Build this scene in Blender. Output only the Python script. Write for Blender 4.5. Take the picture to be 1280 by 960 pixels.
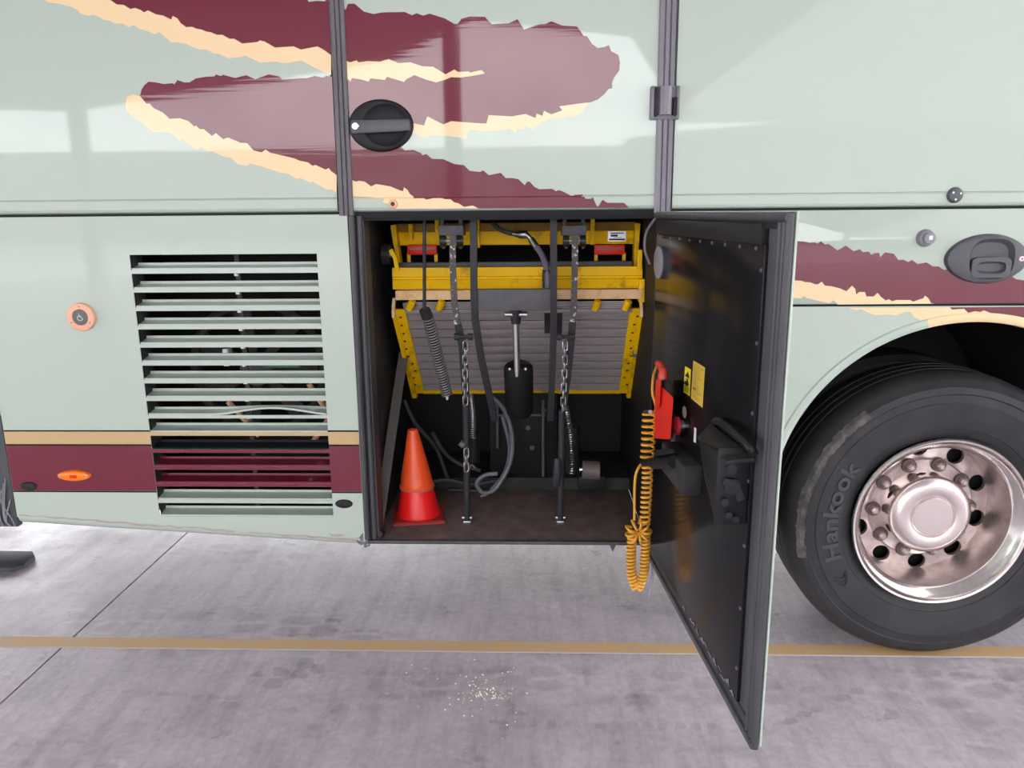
import bpy, bmesh, math, random
from math import sin, cos, pi, radians as rad
from mathutils import Vector as V, Matrix
from mathutils.geometry import tessellate_polygon

random.seed(7)
for o in list(bpy.data.objects):
    bpy.data.objects.remove(o)
SC = bpy.context.scene
COL = SC.collection

# ------------------------------------------------------------------ camera
F = 961.0
CH, CD = 1.57, 2.475                      # camera height, distance from the coach side (plane Y = 0)
YAW, PITCH, ROLL = -0.03480178, 0.22059413, 0.00888302
_f = V((sin(YAW)*cos(PITCH), cos(YAW)*cos(PITCH), -sin(PITCH)))
_r0 = V((cos(YAW), -sin(YAW), 0))
_d0 = _f.cross(_r0)
_r = cos(ROLL)*_r0 + sin(ROLL)*_d0
_d = -sin(ROLL)*_r0 + cos(ROLL)*_d0
CAMP = V((0, -CD, CH))
cam = bpy.data.cameras.new('camera')
cam.sensor_width = 36
cam.lens = 36*F/1280
co = bpy.data.objects.new('camera', cam)
COL.objects.link(co)
co.matrix_world = Matrix(((_r.x, -_d.x, -_f.x, CAMP.x), (_r.y, -_d.y, -_f.y, CAMP.y),
                          (_r.z, -_d.z, -_f.z, CAMP.z), (0, 0, 0, 1)))
cam.clip_start = .05
SC.camera = co

# ------------------------------------------------------------------ sky (bright overcast)
w = bpy.data.worlds.new('sky')
SC.world = w
w.use_nodes = True
nt = w.node_tree
bg = nt.nodes['Background']
tc = nt.nodes.new('ShaderNodeTexCoord')
ns = nt.nodes.new('ShaderNodeTexNoise'); ns.inputs['Scale'].default_value = 4.5; ns.inputs['Detail'].default_value = 5
mp = nt.nodes.new('ShaderNodeMapping'); mp.inputs['Scale'].default_value = (1, 1, 2.4)
cr = nt.nodes.new('ShaderNodeValToRGB')
cr.color_ramp.elements[0].position = .36; cr.color_ramp.elements[0].color = (.76, .80, .86, 1)
cr.color_ramp.elements[1].position = .60; cr.color_ramp.elements[1].color = (1, .985, .97, 1)
nt.links.new(tc.outputs['Generated'], mp.inputs['Vector'])
nt.links.new(mp.outputs[0], ns.inputs['Vector'])
nt.links.new(ns.outputs[0], cr.inputs[0])
nt.links.new(cr.outputs[0], bg.inputs['Color'])
bg.inputs['Strength'].default_value = 17.0
SC.view_settings.view_transform = 'Standard'
SC.view_settings.look = 'None'
SC.view_settings.gamma = 1
SC.view_settings.exposure = -1.05

# ------------------------------------------------------------------ helpers
def ray(px, py):
    a, b = (px-640)/F, (py-480)/F
    return _r*a + _d*b + _f
def A(px, py, Y=0.0):                     # point of plane Y = const seen at a photo pixel
    v = ray(px, py)
    return CAMP + v*((Y+CD)/v.y)
def G(px, py, Z=0.0):                     # point of a level plane
    v = ray(px, py)
    return CAMP + v*((Z-CH)/v.z)
def sc(Y): return (CD+Y)/F                # metres per pixel near the middle of the frame

def mat(name, col, rough=.5, metal=0, coat=0, spec=.5, noise=None, bump=None, stretch=(1, 1, 1)):
    m = bpy.data.materials.new(name)
    m.use_nodes = True
    n = m.node_tree
    b = n.nodes['Principled BSDF']
    b.inputs['Base Color'].default_value = (*col, 1)
    b.inputs['Roughness'].default_value = rough
    b.inputs['Metallic'].default_value = metal
    b.inputs['Coat Weight'].default_value = coat
    b.inputs['Coat Roughness'].default_value = .03
    b.inputs['Coat IOR'].default_value = 1.6 if coat else 1.5
    b.inputs['Specular IOR Level'].default_value = spec
    if noise or bump:
        t = n.nodes.new('ShaderNodeTexCoord')
        mpp = n.nodes.new('ShaderNodeMapping'); mpp.inputs['Scale'].default_value = stretch
        n.links.new(t.outputs['Object'], mpp.inputs['Vector'])
    if noise:
        scale, col2, lo, hi = noise
        x = n.nodes.new('ShaderNodeTexNoise'); x.inputs['Scale'].default_value = scale; x.inputs['Detail'].default_value = 6
        x.inputs['Roughness'].default_value = .65
        r = n.nodes.new('ShaderNodeValToRGB')
        r.color_ramp.elements[0].position = lo; r.color_ramp.elements[0].color = (*col, 1)
        r.color_ramp.elements[1].position = hi; r.color_ramp.elements[1].color = (*col2, 1)
        n.links.new(mpp.outputs[0], x.inputs['Vector']); n.links.new(x.outputs[0], r.inputs[0])
        n.links.new(r.outputs[0], b.inputs['Base Color'])
    if bump:
        scale, st = bump
        x = n.nodes.new('ShaderNodeTexNoise'); x.inputs['Scale'].default_value = scale; x.inputs['Detail'].default_value = 4
        k = n.nodes.new('ShaderNodeBump'); k.inputs['Strength'].default_value = st; k.inputs['Distance'].default_value = .01
        n.links.new(mpp.outputs[0], x.inputs['Vector']); n.links.new(x.outputs[0], k.inputs['Height'])
        n.links.new(k.outputs[0], b.inputs['Normal'])
        if coat: n.links.new(k.outputs[0], b.inputs['Coat Normal'])
    return m

M = {}
M['green'] = mat('pale_green_paint', (.455, .53, .465), .35, coat=.7, spec=.2, bump=(3, .006))
M['maroon'] = mat('maroon_vinyl', (.150, .010, .028), .4, coat=.7, spec=.15, bump=(3.5, .012), stretch=(.5, 1, 14))
M['cream'] = mat('cream_vinyl', (.86, .63, .36), .4, coat=.5)
M['gold'] = mat('gold_vinyl', (.54, .37, .18), .35, coat=.4)
M['line'] = mat('black_line', (.014, .014, .017), .5, spec=.15)
M['black'] = mat('black_plastic', (.018, .018, .021), .48, spec=.25)
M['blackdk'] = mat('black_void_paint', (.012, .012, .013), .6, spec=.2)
M['blackgl'] = mat('gloss_black_skin', (.012, .012, .014), .17, spec=.12)
M['rubber'] = mat('rubber', (.05, .05, .057), .5, noise=(30, (.075, .075, .085), .4, .7), stretch=(1, 1, .15))
M['rubberl'] = mat('grey_seal_rubber', (.15, .14, .17), .34, noise=(25, (.21, .19, .23), .35, .7), stretch=(2, 1, .2))
M['dusty'] = mat('dusty_black', (.03, .029, .031), .6, spec=.25, noise=(9, (.075, .068, .07), .45, .75))
M['bayfloor'] = mat('dusty_brown_floor', (.12, .085, .08), .75, noise=(14, (.22, .16, .15), .4, .8))
M['tyre'] = mat('tyre_rubber', (.023, .022, .026), .58, spec=.35, noise=(6, (.045, .041, .045), .4, .75))
M['scuffed'] = mat('scuffed_rubber', (.05, .048, .05), .8, noise=(16, (.19, .155, .14), .42, .68))
M['alu'] = mat('polished_alloy', (.80, .75, .74), .17, metal=1, noise=(14, (.62, .56, .55), .45, .8))
M['aludull'] = mat('dull_alloy', (.72, .62, .60), .36, metal=.75, noise=(22, (.52, .42, .40), .42, .7))
M['alucap'] = mat('brushed_cap', (.80, .71, .70), .27, metal=1)
M['chrome'] = mat('chrome', (.9, .9, .92), .08, metal=1)
M['steel'] = mat('steel', (.42, .42, .44), .35, metal=1)
M['yellow'] = mat('worn_yellow_paint', (.96, .57, .004), .42, spec=.15, noise=(15, (.42, .23, .02), .56, .74), bump=(60, .03))
M['beige'] = mat('worn_cream_steel', (.92, .62, .35), .5, spec=.2, noise=(30, (.75, .42, .15), .48, .75))
M['slat'] = mat('grey_alloy_plank', (.44, .40, .40), .5, metal=.1, noise=(18, (.31, .27, .275), .4, .7), stretch=(.4, 1, 4))
M['greyp'] = mat('grey_paint', (.095, .092, .102), .5, spec=.25, noise=(20, (.125, .12, .13), .4, .7))
M['worn'] = mat('speckled_worn_steel', (.075, .070, .072), .5, spec=.3, noise=(60, (.62, .57, .57), .56, .62))
M['arm'] = mat('dark_arm_paint', (.032, .032, .037), .45, spec=.25)
M['red'] = mat('red_reflector', (.72, .035, .015), .35, spec=.2)
M['cone_o'] = mat('orange_cone', (1.0, .105, .022), .36)
M['cone_r'] = mat('red_cone', (1.0, .014, .014), .36)
M['cone_b'] = mat('dirty_red_base', (.42, .03, .025), .55, noise=(18, (.28, .035, .03), .45, .7))
M['ctl'] = mat('red_control_box', (.80, .035, .02), .35)
M['pink'] = mat('pink_button', (.72, .045, .10), .4)
M['coil'] = mat('yellow_cable', (.80, .40, .045), .4)
M['sticky'] = mat('yellow_sticker', (.90, .72, .03), .45)
M['sticko'] = mat('ochre_sticker', (.72, .50, .07), .45)
M['white'] = mat('white_label', (.78, .77, .78), .5)
M['amber'] = mat('amber_lens', (.95, .20, .01), .3, coat=.3, spec=.2)
M['copper'] = mat('salmon_ring', (.82, .45, .29), .45)
M['plate'] = mat('slate_disc', (.12, .13, .12), .5)
M['grey'] = mat('grey_button', (.26, .25, .29), .4)
M['darkgrey'] = mat('dark_grey_handle', (.085, .085, .10), .42)
M['yline'] = mat('worn_yellow_line', (.64, .41, .19), .6, noise=(11, (.50, .40, .32), .5, .75))
def sheet(name, dif, tr, f):
    m = bpy.data.materials.new(name); m.use_nodes = True; n = m.node_tree; n.nodes.clear()
    a = n.nodes.new('ShaderNodeBsdfDiffuse'); a.inputs[0].default_value = (*dif, 1)
    b = n.nodes.new('ShaderNodeBsdfTranslucent'); b.inputs[0].default_value = (*tr, 1)
    x = n.nodes.new('ShaderNodeMixShader'); x.inputs[0].default_value = f
    o = n.nodes.new('ShaderNodeOutputMaterial')
    n.links.new(a.outputs[0], x.inputs[1]); n.links.new(b.outputs[0], x.inputs[2]); n.links.new(x.outputs[0], o.inputs[0])
    return m
M['roof'] = mat('canopy_steel', (.42, .44, .42), .6)
M['sheet'] = sheet('milky_canopy_sheet', (.5, .5, .5), (.62, .61, .60), .16)
M['sheet2'] = sheet('added_canopy_sheet', (.5, .5, .5), (.66, .66, .66), .80)
M['wall'] = mat('far_wall', (.34, .34, .33), .8, noise=(.6, (.24, .26, .22), .4, .6))
M['crumb'] = mat('pale_crumbs', (.95, .88, .74), .8)
M['dirt'] = mat('brown_scrape', (.40, .33, .30), .8)
M['green2'] = mat('dull_green_box', (.05, .16, .10), .6)

# concrete with mottling, polish and tyre prints
def concrete():
    m = bpy.data.materials.new('polished_concrete'); m.use_nodes = True
    n = m.node_tree; L = n.links.new; b = n.nodes['Principled BSDF']
    t = n.nodes.new('ShaderNodeNewGeometry')
    def noise(scale, stretch=(1, 1, 1), det=6, ro=.6):
        q = n.nodes.new('ShaderNodeMapping'); q.inputs['Scale'].default_value = stretch
        L(t.outputs['Position'], q.inputs['Vector'])
        x = n.nodes.new('ShaderNodeTexNoise'); x.inputs['Scale'].default_value = scale
        x.inputs['Detail'].default_value = det; x.inputs['Roughness'].default_value = ro
        L(q.outputs[0], x.inputs['Vector']); return x
    def ramp(src, a, ca, c, cb):
        r = n.nodes.new('ShaderNodeValToRGB')
        r.color_ramp.elements[0].position = a; r.color_ramp.elements[0].color = (*ca, 1)
        r.color_ramp.elements[1].position = c; r.color_ramp.elements[1].color = (*cb, 1)
        L(src, r.inputs[0]); return r
    def mix(fac, a, c, mode='MULTIPLY'):
        x = n.nodes.new('ShaderNodeMix'); x.data_type = 'RGBA'; x.blend_type = mode
        if isinstance(fac, float): x.inputs[0].default_value = fac
        else: L(fac, x.inputs[0])
        L(a, x.inputs[6]); L(c, x.inputs[7]); return x.outputs[2]
    base = ramp(noise(2.3, (1, 1.6, 1)).outputs[0], .32, (.47, .41, .45), .70, (.61, .54, .58))
    fine = ramp(noise(38, (1, 1, 1), 3).outputs[0], .3, (.86, .86, .86), .7, (1.06, 1.06, 1.06))
    c = mix(1.0, base.outputs[0], fine.outputs[0])
    streak = ramp(noise(4.5, (3.2, .5, 1), 5, .7).outputs[0], .36, (.80, .79, .82), .54, (1.04, 1.04, 1.04))
    c = mix(.8, c, streak.outputs[0])
    # tyre prints: rows of blocks that run along the coach, present only in patches
    q = n.nodes.new('ShaderNodeMapping'); q.inputs['Scale'].default_value = (7, 12, 10)
    L(t.outputs['Position'], q.inputs['Vector'])
    vo = n.nodes.new('ShaderNodeTexVoronoi'); vo.feature = 'DISTANCE_TO_EDGE'; vo.inputs['Scale'].default_value = 1; vo.inputs['Randomness'].default_value = .6
    L(q.outputs[0], vo.inputs['Vector'])
    blk = ramp(vo.outputs['Distance'], .05, (1, 1, 1), .22, (.80, .79, .81))
    msk = ramp(noise(1.5, (.6, 1.9, 1), 3).outputs[0], .49, (0, 0, 0), .60, (1, 1, 1))
    c = mix(msk.outputs[0], c, blk.outputs[0])
    L(c, b.inputs['Base Color'])
    rr = ramp(noise(3.0, (1, 1.4, 1), 7, .7).outputs[0], .35, (.24, .24, .24), .68, (.55, .55, .55))
    L(rr.outputs[0], b.inputs['Roughness'])
    bp = n.nodes.new('ShaderNodeBump'); bp.inputs['Strength'].default_value = .10; bp.inputs['Distance'].default_value = .01
    L(noise(30, (1, 1, 1), 5).outputs[0], bp.inputs['Height']); L(bp.outputs[0], b.inputs['Normal'])
    return m
M['concrete'] = concrete()

class MB:
    def __init__(s): s.bm = bmesh.new()
    def quadbox(s, p, bevel=0):           # eight points: bottom loop 0-3, top loop 4-7
        v = [s.bm.verts.new(q) for q in p]
        fs = [s.bm.faces.new([v[i] for i in f]) for f in
              ((3, 2, 1, 0), (4, 5, 6, 7), (0, 1, 5, 4), (1, 2, 6, 5), (2, 3, 7, 6), (3, 0, 4, 7))]
        if bevel:
            es = list({e for f in fs for e in f.edges})
            bmesh.ops.bevel(s.bm, geom=es, offset=bevel, segments=2, affect='EDGES', profile=.5)
        return s
    def box(s, x0, x1, y0, y1, z0, z1, bevel=0):
        return s.quadbox([V(c) for c in ((x0, y0, z0), (x1, y0, z0), (x1, y1, z0), (x0, y1, z0),
                                         (x0, y0, z1), (x1, y0, z1), (x1, y1, z1), (x0, y1, z1))], bevel)
    def loft(s, loops, cap0=True, cap1=True, closed=True):
        vs = [[s.bm.verts.new(p) for p in l] for l in loops]
        n = len(vs[0])
        for a, b in zip(vs, vs[1:]):
            for i in range(n if closed else n-1):
                j = (i+1) % n
                s.bm.faces.new((a[i], a[j], b[j], b[i]))
        if cap0 and n > 2: s.bm.faces.new(vs[0][::-1])
        if cap1 and n > 2: s.bm.faces.new(vs[-1])
        return s
    def tube(s, path, r, n=10, caps=True, closed=False):
        path = [V(p) for p in path]
        N = len(path); loops = []; u = None
        for i, p in enumerate(path):
            if closed: t = path[(i+1) % N] - path[i-1]
            else: t = path[min(i+1, N-1)] - path[max(i-1, 0)]
            t.normalize()
            if u is None:
                u = t.cross(V((0, 0, 1)));
                if u.length < .05: u = t.cross(V((0, 1, 0)))
            u = (u - t*u.dot(t)).normalized()
            v = t.cross(u)
            rr = r[i] if isinstance(r, (list, tuple)) else r
            loops.append([p + (u*cos(a) + v*sin(a))*rr for a in [2*pi*k/n for k in range(n)]])
        if closed: loops.append(loops[0])
        return s.loft(loops, caps and not closed, caps and not closed)
    def cyl(s, p0, p1, r0, r1=None, n=20):
        return s.tube([p0, p1], [r0, r0 if r1 is None else r1], n)
    def bar(s, pts, w, d):                # flat bar that follows pts, w across in the XZ plane, d along Y
        pts = [V(p) for p in pts]; loops = []
        for i, p in enumerate(pts):
            t = pts[min(i+1, len(pts)-1)] - pts[max(i-1, 0)]
            q = V((-t.z, 0, t.x)).normalized()
            ww = w[i] if isinstance(w, (list, tuple)) else w
            loops.append([p+q*ww/2+V((0, -d/2, 0)), p-q*ww/2+V((0, -d/2, 0)), p-q*ww/2+V((0, d/2, 0)), p+q*ww/2+V((0, d/2, 0))])
        return s.loft(loops)
    def prism(s, poly, off):              # planar polygon (3d points) pushed by off
        poly = [V(p) for p in poly]; n = len(poly)
        a = [s.bm.verts.new(p) for p in poly]; b = [s.bm.verts.new(p+V(off)) for p in poly]
        for t in tessellate_polygon([poly]):
            s.bm.faces.new([a[i] for i in t]); s.bm.faces.new([b[i] for i in reversed(t)])
        for i in range(n):
            j = (i+1) % n
            s.bm.faces.new((a[i], a[j], b[j], b[i]))
        return s
    def flat(s, poly):
        poly = [V(p) for p in poly]
        a = [s.bm.verts.new(p) for p in poly]
        for t in tessellate_polygon([poly]): s.bm.faces.new([a[i] for i in t])
        return s
    def lathe(s, c, prof, n=64, a0=0, a1=2*pi):   # about the Y axis through (c.x, c.z); prof = (radius, Y)
        full = abs(a1-a0-2*pi) < 1e-6
        m = n if full else n+1
        loops = [[V((c[0]+r*cos(a0+(a1-a0)*k/n), y, c[1]+r*sin(a0+(a1-a0)*k/n))) for k in range(m)] for r, y in prof]
        return s.loft(loops, False, False, full)
    def lathez(s, c, prof, n=40, shear=(0, 0)):   # about a vertical axis, prof = (radius, z above c)
        loops = [[V((c[0]+r*cos(2*pi*k/n)+shear[0]*z, c[1]+r*sin(2*pi*k/n)+shear[1]*z, c[2]+z)) for k in range(n)] for r, z in prof]
        return s.loft(loops, False, False)
    def disc(s, c, r, y, n=32, rz=None):
        return s.flat([V((c[0]+r*cos(2*pi*k/n), y, c[1]+(rz or r)*sin(2*pi*k/n))) for k in range(n)])
    def build(s, name, m, parent=None, smooth=True, ang=32):
        bm = s.bm
        bmesh.ops.recalc_face_normals(bm, faces=bm.faces)
        c = V((0, 0, 0))
        vs = [v.co for v in bm.verts]
        lo = V([min(v[i] for v in vs) for i in range(3)]); hi = V([max(v[i] for v in vs) for i in range(3)])
        c = (lo+hi)/2
        for v in bm.verts: v.co -= c
        me = bpy.data.meshes.new(name); bm.to_mesh(me); bm.free()
        me.materials.append(m if not isinstance(m, str) else M[m])
        if smooth:
            me.polygons.foreach_set('use_smooth', [True]*len(me.polygons))
            me.set_sharp_from_angle(angle=rad(ang))
        o = bpy.data.objects.new(name, me); COL.objects.link(o)
        if parent is not None:
            o.parent = parent
            o.location = c - WP[parent.name]
        else: o.location = c
        WP[o.name] = c
        return o
WP = {}
def tag(o, label=None, cat=None, group=None, kind=None):
    if label: o['label'] = label
    if cat: o['category'] = cat
    if group: o['group'] = group
    if kind: o['kind'] = kind
    return o
def thing(name, label, cat, loc):
    o = bpy.data.objects.new(name, None); COL.objects.link(o)
    o.location = loc; o.empty_display_size = .1; WP[o.name] = V(loc)
    return tag(o, label, cat)
def spline(pts, n=10):
    pts = [V(p) for p in pts]; P = [pts[0]*2-pts[1]] + pts + [pts[-1]*2-pts[-2]]; out = []
    for i in range(1, len(P)-2):
        a, b, c, d = P[i-1:i+3]
        for k in range(n):
            t = k/n
            out.append(.5*((2*b) + (c-a)*t + (2*a-5*b+4*c-d)*t*t + (3*b-a-3*c+d)*t**3))
    return out + [pts[-1]]
def helix(path, R, turns, per=12):
    # coil of radius R wound round a polyline
    path = [V(p) for p in path]
    L = [0]
    for a, b in zip(path, path[1:]): L.append(L[-1]+(b-a).length)
    tot = int(turns*per); out = []; u = None; j = 0
    for k in range(tot+1):
        s = L[-1]*k/tot
        while j < len(L)-2 and L[j+1] < s: j += 1
        a, b = path[j], path[j+1]
        p = a.lerp(b, (s-L[j])/max(1e-9, L[j+1]-L[j])); t = (b-a).normalized()
        if u is None: u = t.cross(V((0, 1, 0))).normalized()
        u = (u-t*u.dot(t)).normalized(); v = t.cross(u)
        al = 2*pi*k/per
        out.append(p+(u*cos(al)+v*sin(al))*R)
    return out
def text_mesh(s, size, bold=0, ext=.0):
    cu = bpy.data.curves.new('lettering', 'FONT'); cu.body = s; cu.size = size; cu.offset = bold
    cu.extrude = ext; cu.align_x = 'CENTER'; cu.align_y = 'CENTER'; cu.resolution_u = 3
    o = bpy.data.objects.new('lettering', cu); COL.objects.link(o)
    me = bpy.data.meshes.new_from_object(o.evaluated_get(bpy.context.evaluated_depsgraph_get()))
    bpy.data.objects.remove(o)
    vs = [v.co.copy() for v in me.vertices]; fs = [list(p.vertices) for p in me.polygons]
    return vs, fs
def put(mb, vs, fs, fn):
    q = [mb.bm.verts.new(fn(v)) for v in vs]
    for f in fs:
        try: mb.bm.faces.new([q[i] for i in f])
        except ValueError: pass

# ================================================================== SETTING
floor = thing('floor', None, None, (0, 0, 0)); floor['kind'] = 'structure'
xs = [-15.9, -10.0, -1.775, 6.5, 14]; ys = [-30, -9, 12]
for i in range(4):
    for j in range(2):
        MB().box(xs[i]+.004, xs[i+1]-.004, ys[j]+.004, ys[j+1]-.004, -.15, 0, ).build('slab', 'concrete', floor)
MB().box(-40, 40, -60, 40, -.3, -.06).build('joint_bed', mat('joint_dark', (.10, .095, .10), .9), floor)
MB().box(-12, 6.4, .052, .118, -.002, .0012).build('painted_line', 'yline', floor)
MB().box(-12, 6.4, .046, .0525, -.002, .001).build('line_edge', mat('pale_line_edge', (.62, .54, .50), .7), floor)
MB().box(14, 40, -60, 40, -.2, -.004).build('yard', mat('yard', (.34, .33, .33), .8), floor)
MB().box(-40, -15.9, -60, 40, -.2, -.004).build('yard', mat('yard2', (.34, .33, .33), .8), floor)
MB().box(-15.9, 14, -60, -30, -.2, -.004).build('yard', mat('yard3', (.34, .33, .33), .8), floor)

ceil = thing('ceiling', None, None, (-3, -5, 4.1)); ceil['kind'] = 'structure'
MB().prism([V((x, y, 4.12)) for x, y in ((-19, -15.5), (-11.6, -17.5), (-6.5, -14.2), (-2.5, -11.6), (-.9, -8.8), (1.4, -10), (3.6, -18.6), (3.6, 9), (-19, 9))], (0, 0, .01)).build('unseen_roof_sheet', 'sheet', ceil, smooth=False)  # unseen canopy, front edge shaped for the sky band reflected in the panels
MB().box(3.6, 17, -22, 9, 4.12, 4.13).build('unseen_roof_sheet', 'sheet2', ceil)  # unseen translucent sheet, added to cut side light and brighten from above
for y in (-7.5, -3.2, 4.5):
    MB().box(-19, 3.6, y-.1, y+.1, 3.98, 4.12).build('beam', 'roof', ceil)
for x, y, r_ in ((-11, -16.5, .22), (-1.25, -9.4, .13), (3.3, -17.6, .14), (3.3, 8, .14), (-12, 8, .14)):
    MB().cyl((x, y, 0), (x, y, 4.12), r_).build('canopy_post', 'roof', ceil)
MB().box(-45, 5, -44, -43.5, 0, 5.2).build('wall_back', 'wall', None)['kind'] = 'structure'
MB().prism([V((x, -44, z)) for x, z in ((5, 0), (5, 5.6), (9, 6.0), (13, 6.3), (13.5, 6.9), (16, 6.8), (16.5, 6.3), (26, 6.5), (31, 7.6), (45, 8.4), (45, 0))], (0, .5, 0)).build('wall_back', 'wall', None, smooth=False)['kind'] = 'structure'  # unseen, added with an uneven top for the dark tree line panels reflect

# ================================================================== COACH
bus = thing('bus', 'pale green coach side with maroon and cream swooshes, open side hatch and rear wheel', 'bus', (0, 1.2, 0))
XL, XR = -1.830, -.604                     # the louvred panel
Z_A, Z_B = 1.615, 1.574                    # crease and lower rim of the top row

def dec(parent, pts, m, name='vinyl_graphic', y=-.0007):
    return MB().flat([A(a, b, 0)+V((0, y, 0)) for a, b in pts]).build(name, m, parent, smooth=False)

# --- top row: three panels with a small crease near their lower edge
def toppanel(name, x0, x1):
    prof = [(.0, 2.95), (0, Z_A+.004), (.002, Z_A+.0015), (.0, Z_A-.002), (0, Z_B+.012), (.004, Z_B+.004), (.012, Z_B), (.03, Z_B), (.03, 2.95)]
    return MB().loft([[V((x, y, z)) for y, z in prof] for x in (x0, x1)]).build(name, 'green', bus, ang=6)
xp = A(425, 130).x; xq = A(833, 130).x
tl = toppanel('upper_panel', -3.2, xp-.026)
tm = toppanel('flap_panel', xp+.022, xq-.026)
tr = toppanel('upper_panel', xq+.028, 3.4)

c1u = [(138, 0), (146, 5.5), (155, 6.3), (163, 11.3), (169, 10), (176, 12.5), (180, 15.5), (185, 13), (195, 18), (204, 19.5), (214, 24.5), (216, 20), (222, 23), (226, 29), (233, 34), (240, 33.5), (246, 36), (252, 37), (258, 39.5), (264, 40.5), (271, 43.5), (278, 43.5), (287, 48.5), (293, 48.5), (303, 54.5), (322, 52.5), (325, 50.5), (331, 52), (337, 55.5), (344, 59.5), (367, 58), (376, 62), (397, 58), (405, 62.5), (414, 69)]
c1l = [(56, 0), (60, 3), (67, 4), (75, 5), (90, 9), (97, 13), (101, 17), (110, 20), (116, 19), (122, 20), (130, 25), (137, 26), (145, 30), (153, 29.5), (161, 34), (167, 31.5), (175, 36.5), (182, 38), (194, 43), (199, 40), (206, 46), (214, 53), (222, 53), (233, 55), (240, 58.5), (249, 62), (259, 62), (267, 67), (273, 67), (285, 73), (303, 71), (307, 69.5), (325, 78.5), (345, 77), (355, 79.5), (377, 76), (394, 85), (414, 94)]
dec(tl, [(110, -12), (60, -34), (160, -60), (300, -36), (383, -3), (386, 2.5), (396, 1.2), (411, 1.9)] + c1u[::-1], 'maroon')
dec(tl, [(40, -6), (90, -20)] + c1u + c1l[::-1], 'cream')
m2t = [(175, 120), (177, 112), (181, 106), (186, 102), (195, 103), (205, 105), (216, 104), (218, 105.5), (222, 100), (230, 103), (237, 103), (245, 98), (257, 96), (268, 95.5), (270, 93), (276, 95), (279, 93.5), (294, 97.5), (308, 94), (319, 99), (336, 93), (349, 95.5), (353, 99.5), (385, 97.5), (393, 95), (404, 97), (408, 95), (415, 96)]
c3u = [(175, 120), (183, 129.5), (187, 129.5), (192, 135), (204, 141), (212, 148.5), (225, 148), (235, 151), (243, 158), (245, 157), (250, 161.5), (255, 161.5), (265, 170), (270, 166.5), (279, 174), (285, 172), (301, 178.5), (309, 179), (317, 188), (327, 190.5), (332, 187), (338, 191), (347, 193), (368, 198), (375, 201), (385, 203), (391, 207.5), (394, 206), (407, 212), (411, 210), (414, 214), (421, 219)]
c3l = [(166, 118), (159, 121), (157, 130), (158, 138), (170, 149), (180, 155), (190, 164.5), (206, 165), (215, 167.5), (224, 175), (228, 174), (235, 179), (246, 187), (251, 184), (260, 190), (265, 189), (280, 196), (288, 197), (297, 205), (308, 207.5), (313, 204.5), (327, 208), (350, 216), (360, 217), (371, 223.5), (375, 222.5), (388, 228.5), (391, 227), (408, 237), (415, 237), (421, 241.5)]
dec(tl, m2t + c3u[:0:-1], 'maroon')
dec(tl, c3u + c3l[::-1], 'cream')
# flap
u1t = [(430, 10), (432, 12.5), (435, 5), (443, 4.5), (455, 14.5), (467, 17.5), (478, 15.5), (506, 15), (515, 19), (521, 16.5), (529, 19.5), (537, 17), (556, 23), (568, 30), (572, 30), (577, 23.5), (588, 20.5), (606, 21), (615, 30.5), (636, 29), (647, 24), (655, 37), (665, 33.5), (674, 30.5), (682, 30), (689, 26.5), (703, 32), (721, 33), (725, 38), (729, 44.5), (734, 45.5), (740, 55), (747, 60), (755, 59), (761, 56.5), (764, 64), (773, 69), (775, 78), (774, 88), (767, 98), (765, 104), (765, 110.5), (761, 111), (755, 118), (747, 124.5), (738, 128)]
f1u = [(432, 76), (438, 78), (446, 75.5), (448, 78), (460, 76.5), (475, 77), (486, 74), (498, 79), (513, 78), (528, 83), (541, 83.5), (549, 88), (557, 93), (568, 87), (573, 90), (586, 89.5), (588, 91), (602, 87.5), (606, 92)]
f1l = [(433, 97), (438, 102), (440, 97.5), (450, 99), (461, 102), (463, 98), (481, 100), (484, 96), (505, 102.5), (508, 99), (518, 94), (534, 100), (545, 103), (556, 100), (564, 96.5), (576, 97), (590, 95), (606, 92)]
f2u = [(436, 154), (475, 154), (515, 153.5), (530, 157), (534, 145.5), (554, 155.5), (564, 151.5), (596, 154), (608, 154.5), (611, 144), (640, 145.5), (657, 142.5), (669, 147.5), (671, 142), (678, 145), (680, 138.5), (689, 143), (703, 138), (699, 133), (720, 130), (738, 128)]
f2l = [(437, 165), (475, 165), (500, 163), (515, 165), (530, 173), (540, 169.5), (560, 170), (582, 173), (587, 161.5), (603, 164.5), (620, 163.5), (637, 161), (645, 166), (647, 160.5), (655, 162), (657, 157.5), (665, 162), (674, 155), (685, 149), (705, 147), (721, 144), (728, 140), (735, 130), (738, 128)]
dec(tm, u1t + f2u[-2::-1], 'maroon')
dec(tm, f1u + f1l[-2::-1], 'cream', y=-.0012)
dec(tm, f2u + f2l[-2::-1], 'cream')
m3t = [(437, 166), (475, 166), (500, 183), (506, 188), (517, 187.5), (526, 191), (528, 194), (533, 192.5), (540, 198.5), (554, 199), (568, 205), (580, 206.5), (587, 213.5), (600, 215), (604, 213), (611, 219), (626, 216), (632, 222.5), (640, 222.5), (648, 224), (656, 231.5), (659, 227), (662, 227), (668, 233.5), (674, 236.5), (690, 236), (695, 239), (698, 237.5), (703, 239), (711, 243), (716, 246.5), (718, 243.5), (728, 243), (732, 248.5), (739, 248.5), (741, 246.5), (746, 258), (748, 258), (753, 249.5), (759, 253.5), (780, 253.5), (786, 259.5)]
f4u = [(440, 225), (445, 227), (449, 226), (456, 227), (464, 233), (470, 230), (488, 233), (500, 238), (504, 239), (505, 234), (510, 238), (512, 242), (519, 247.5), (528, 246.5), (533, 249.5), (549, 246), (556, 249), (563, 249), (568, 253), (573, 254), (580, 258.5), (591, 257), (598, 260.5)]
dec(tm, m3t + f4u[::-1], 'maroon')
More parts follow.
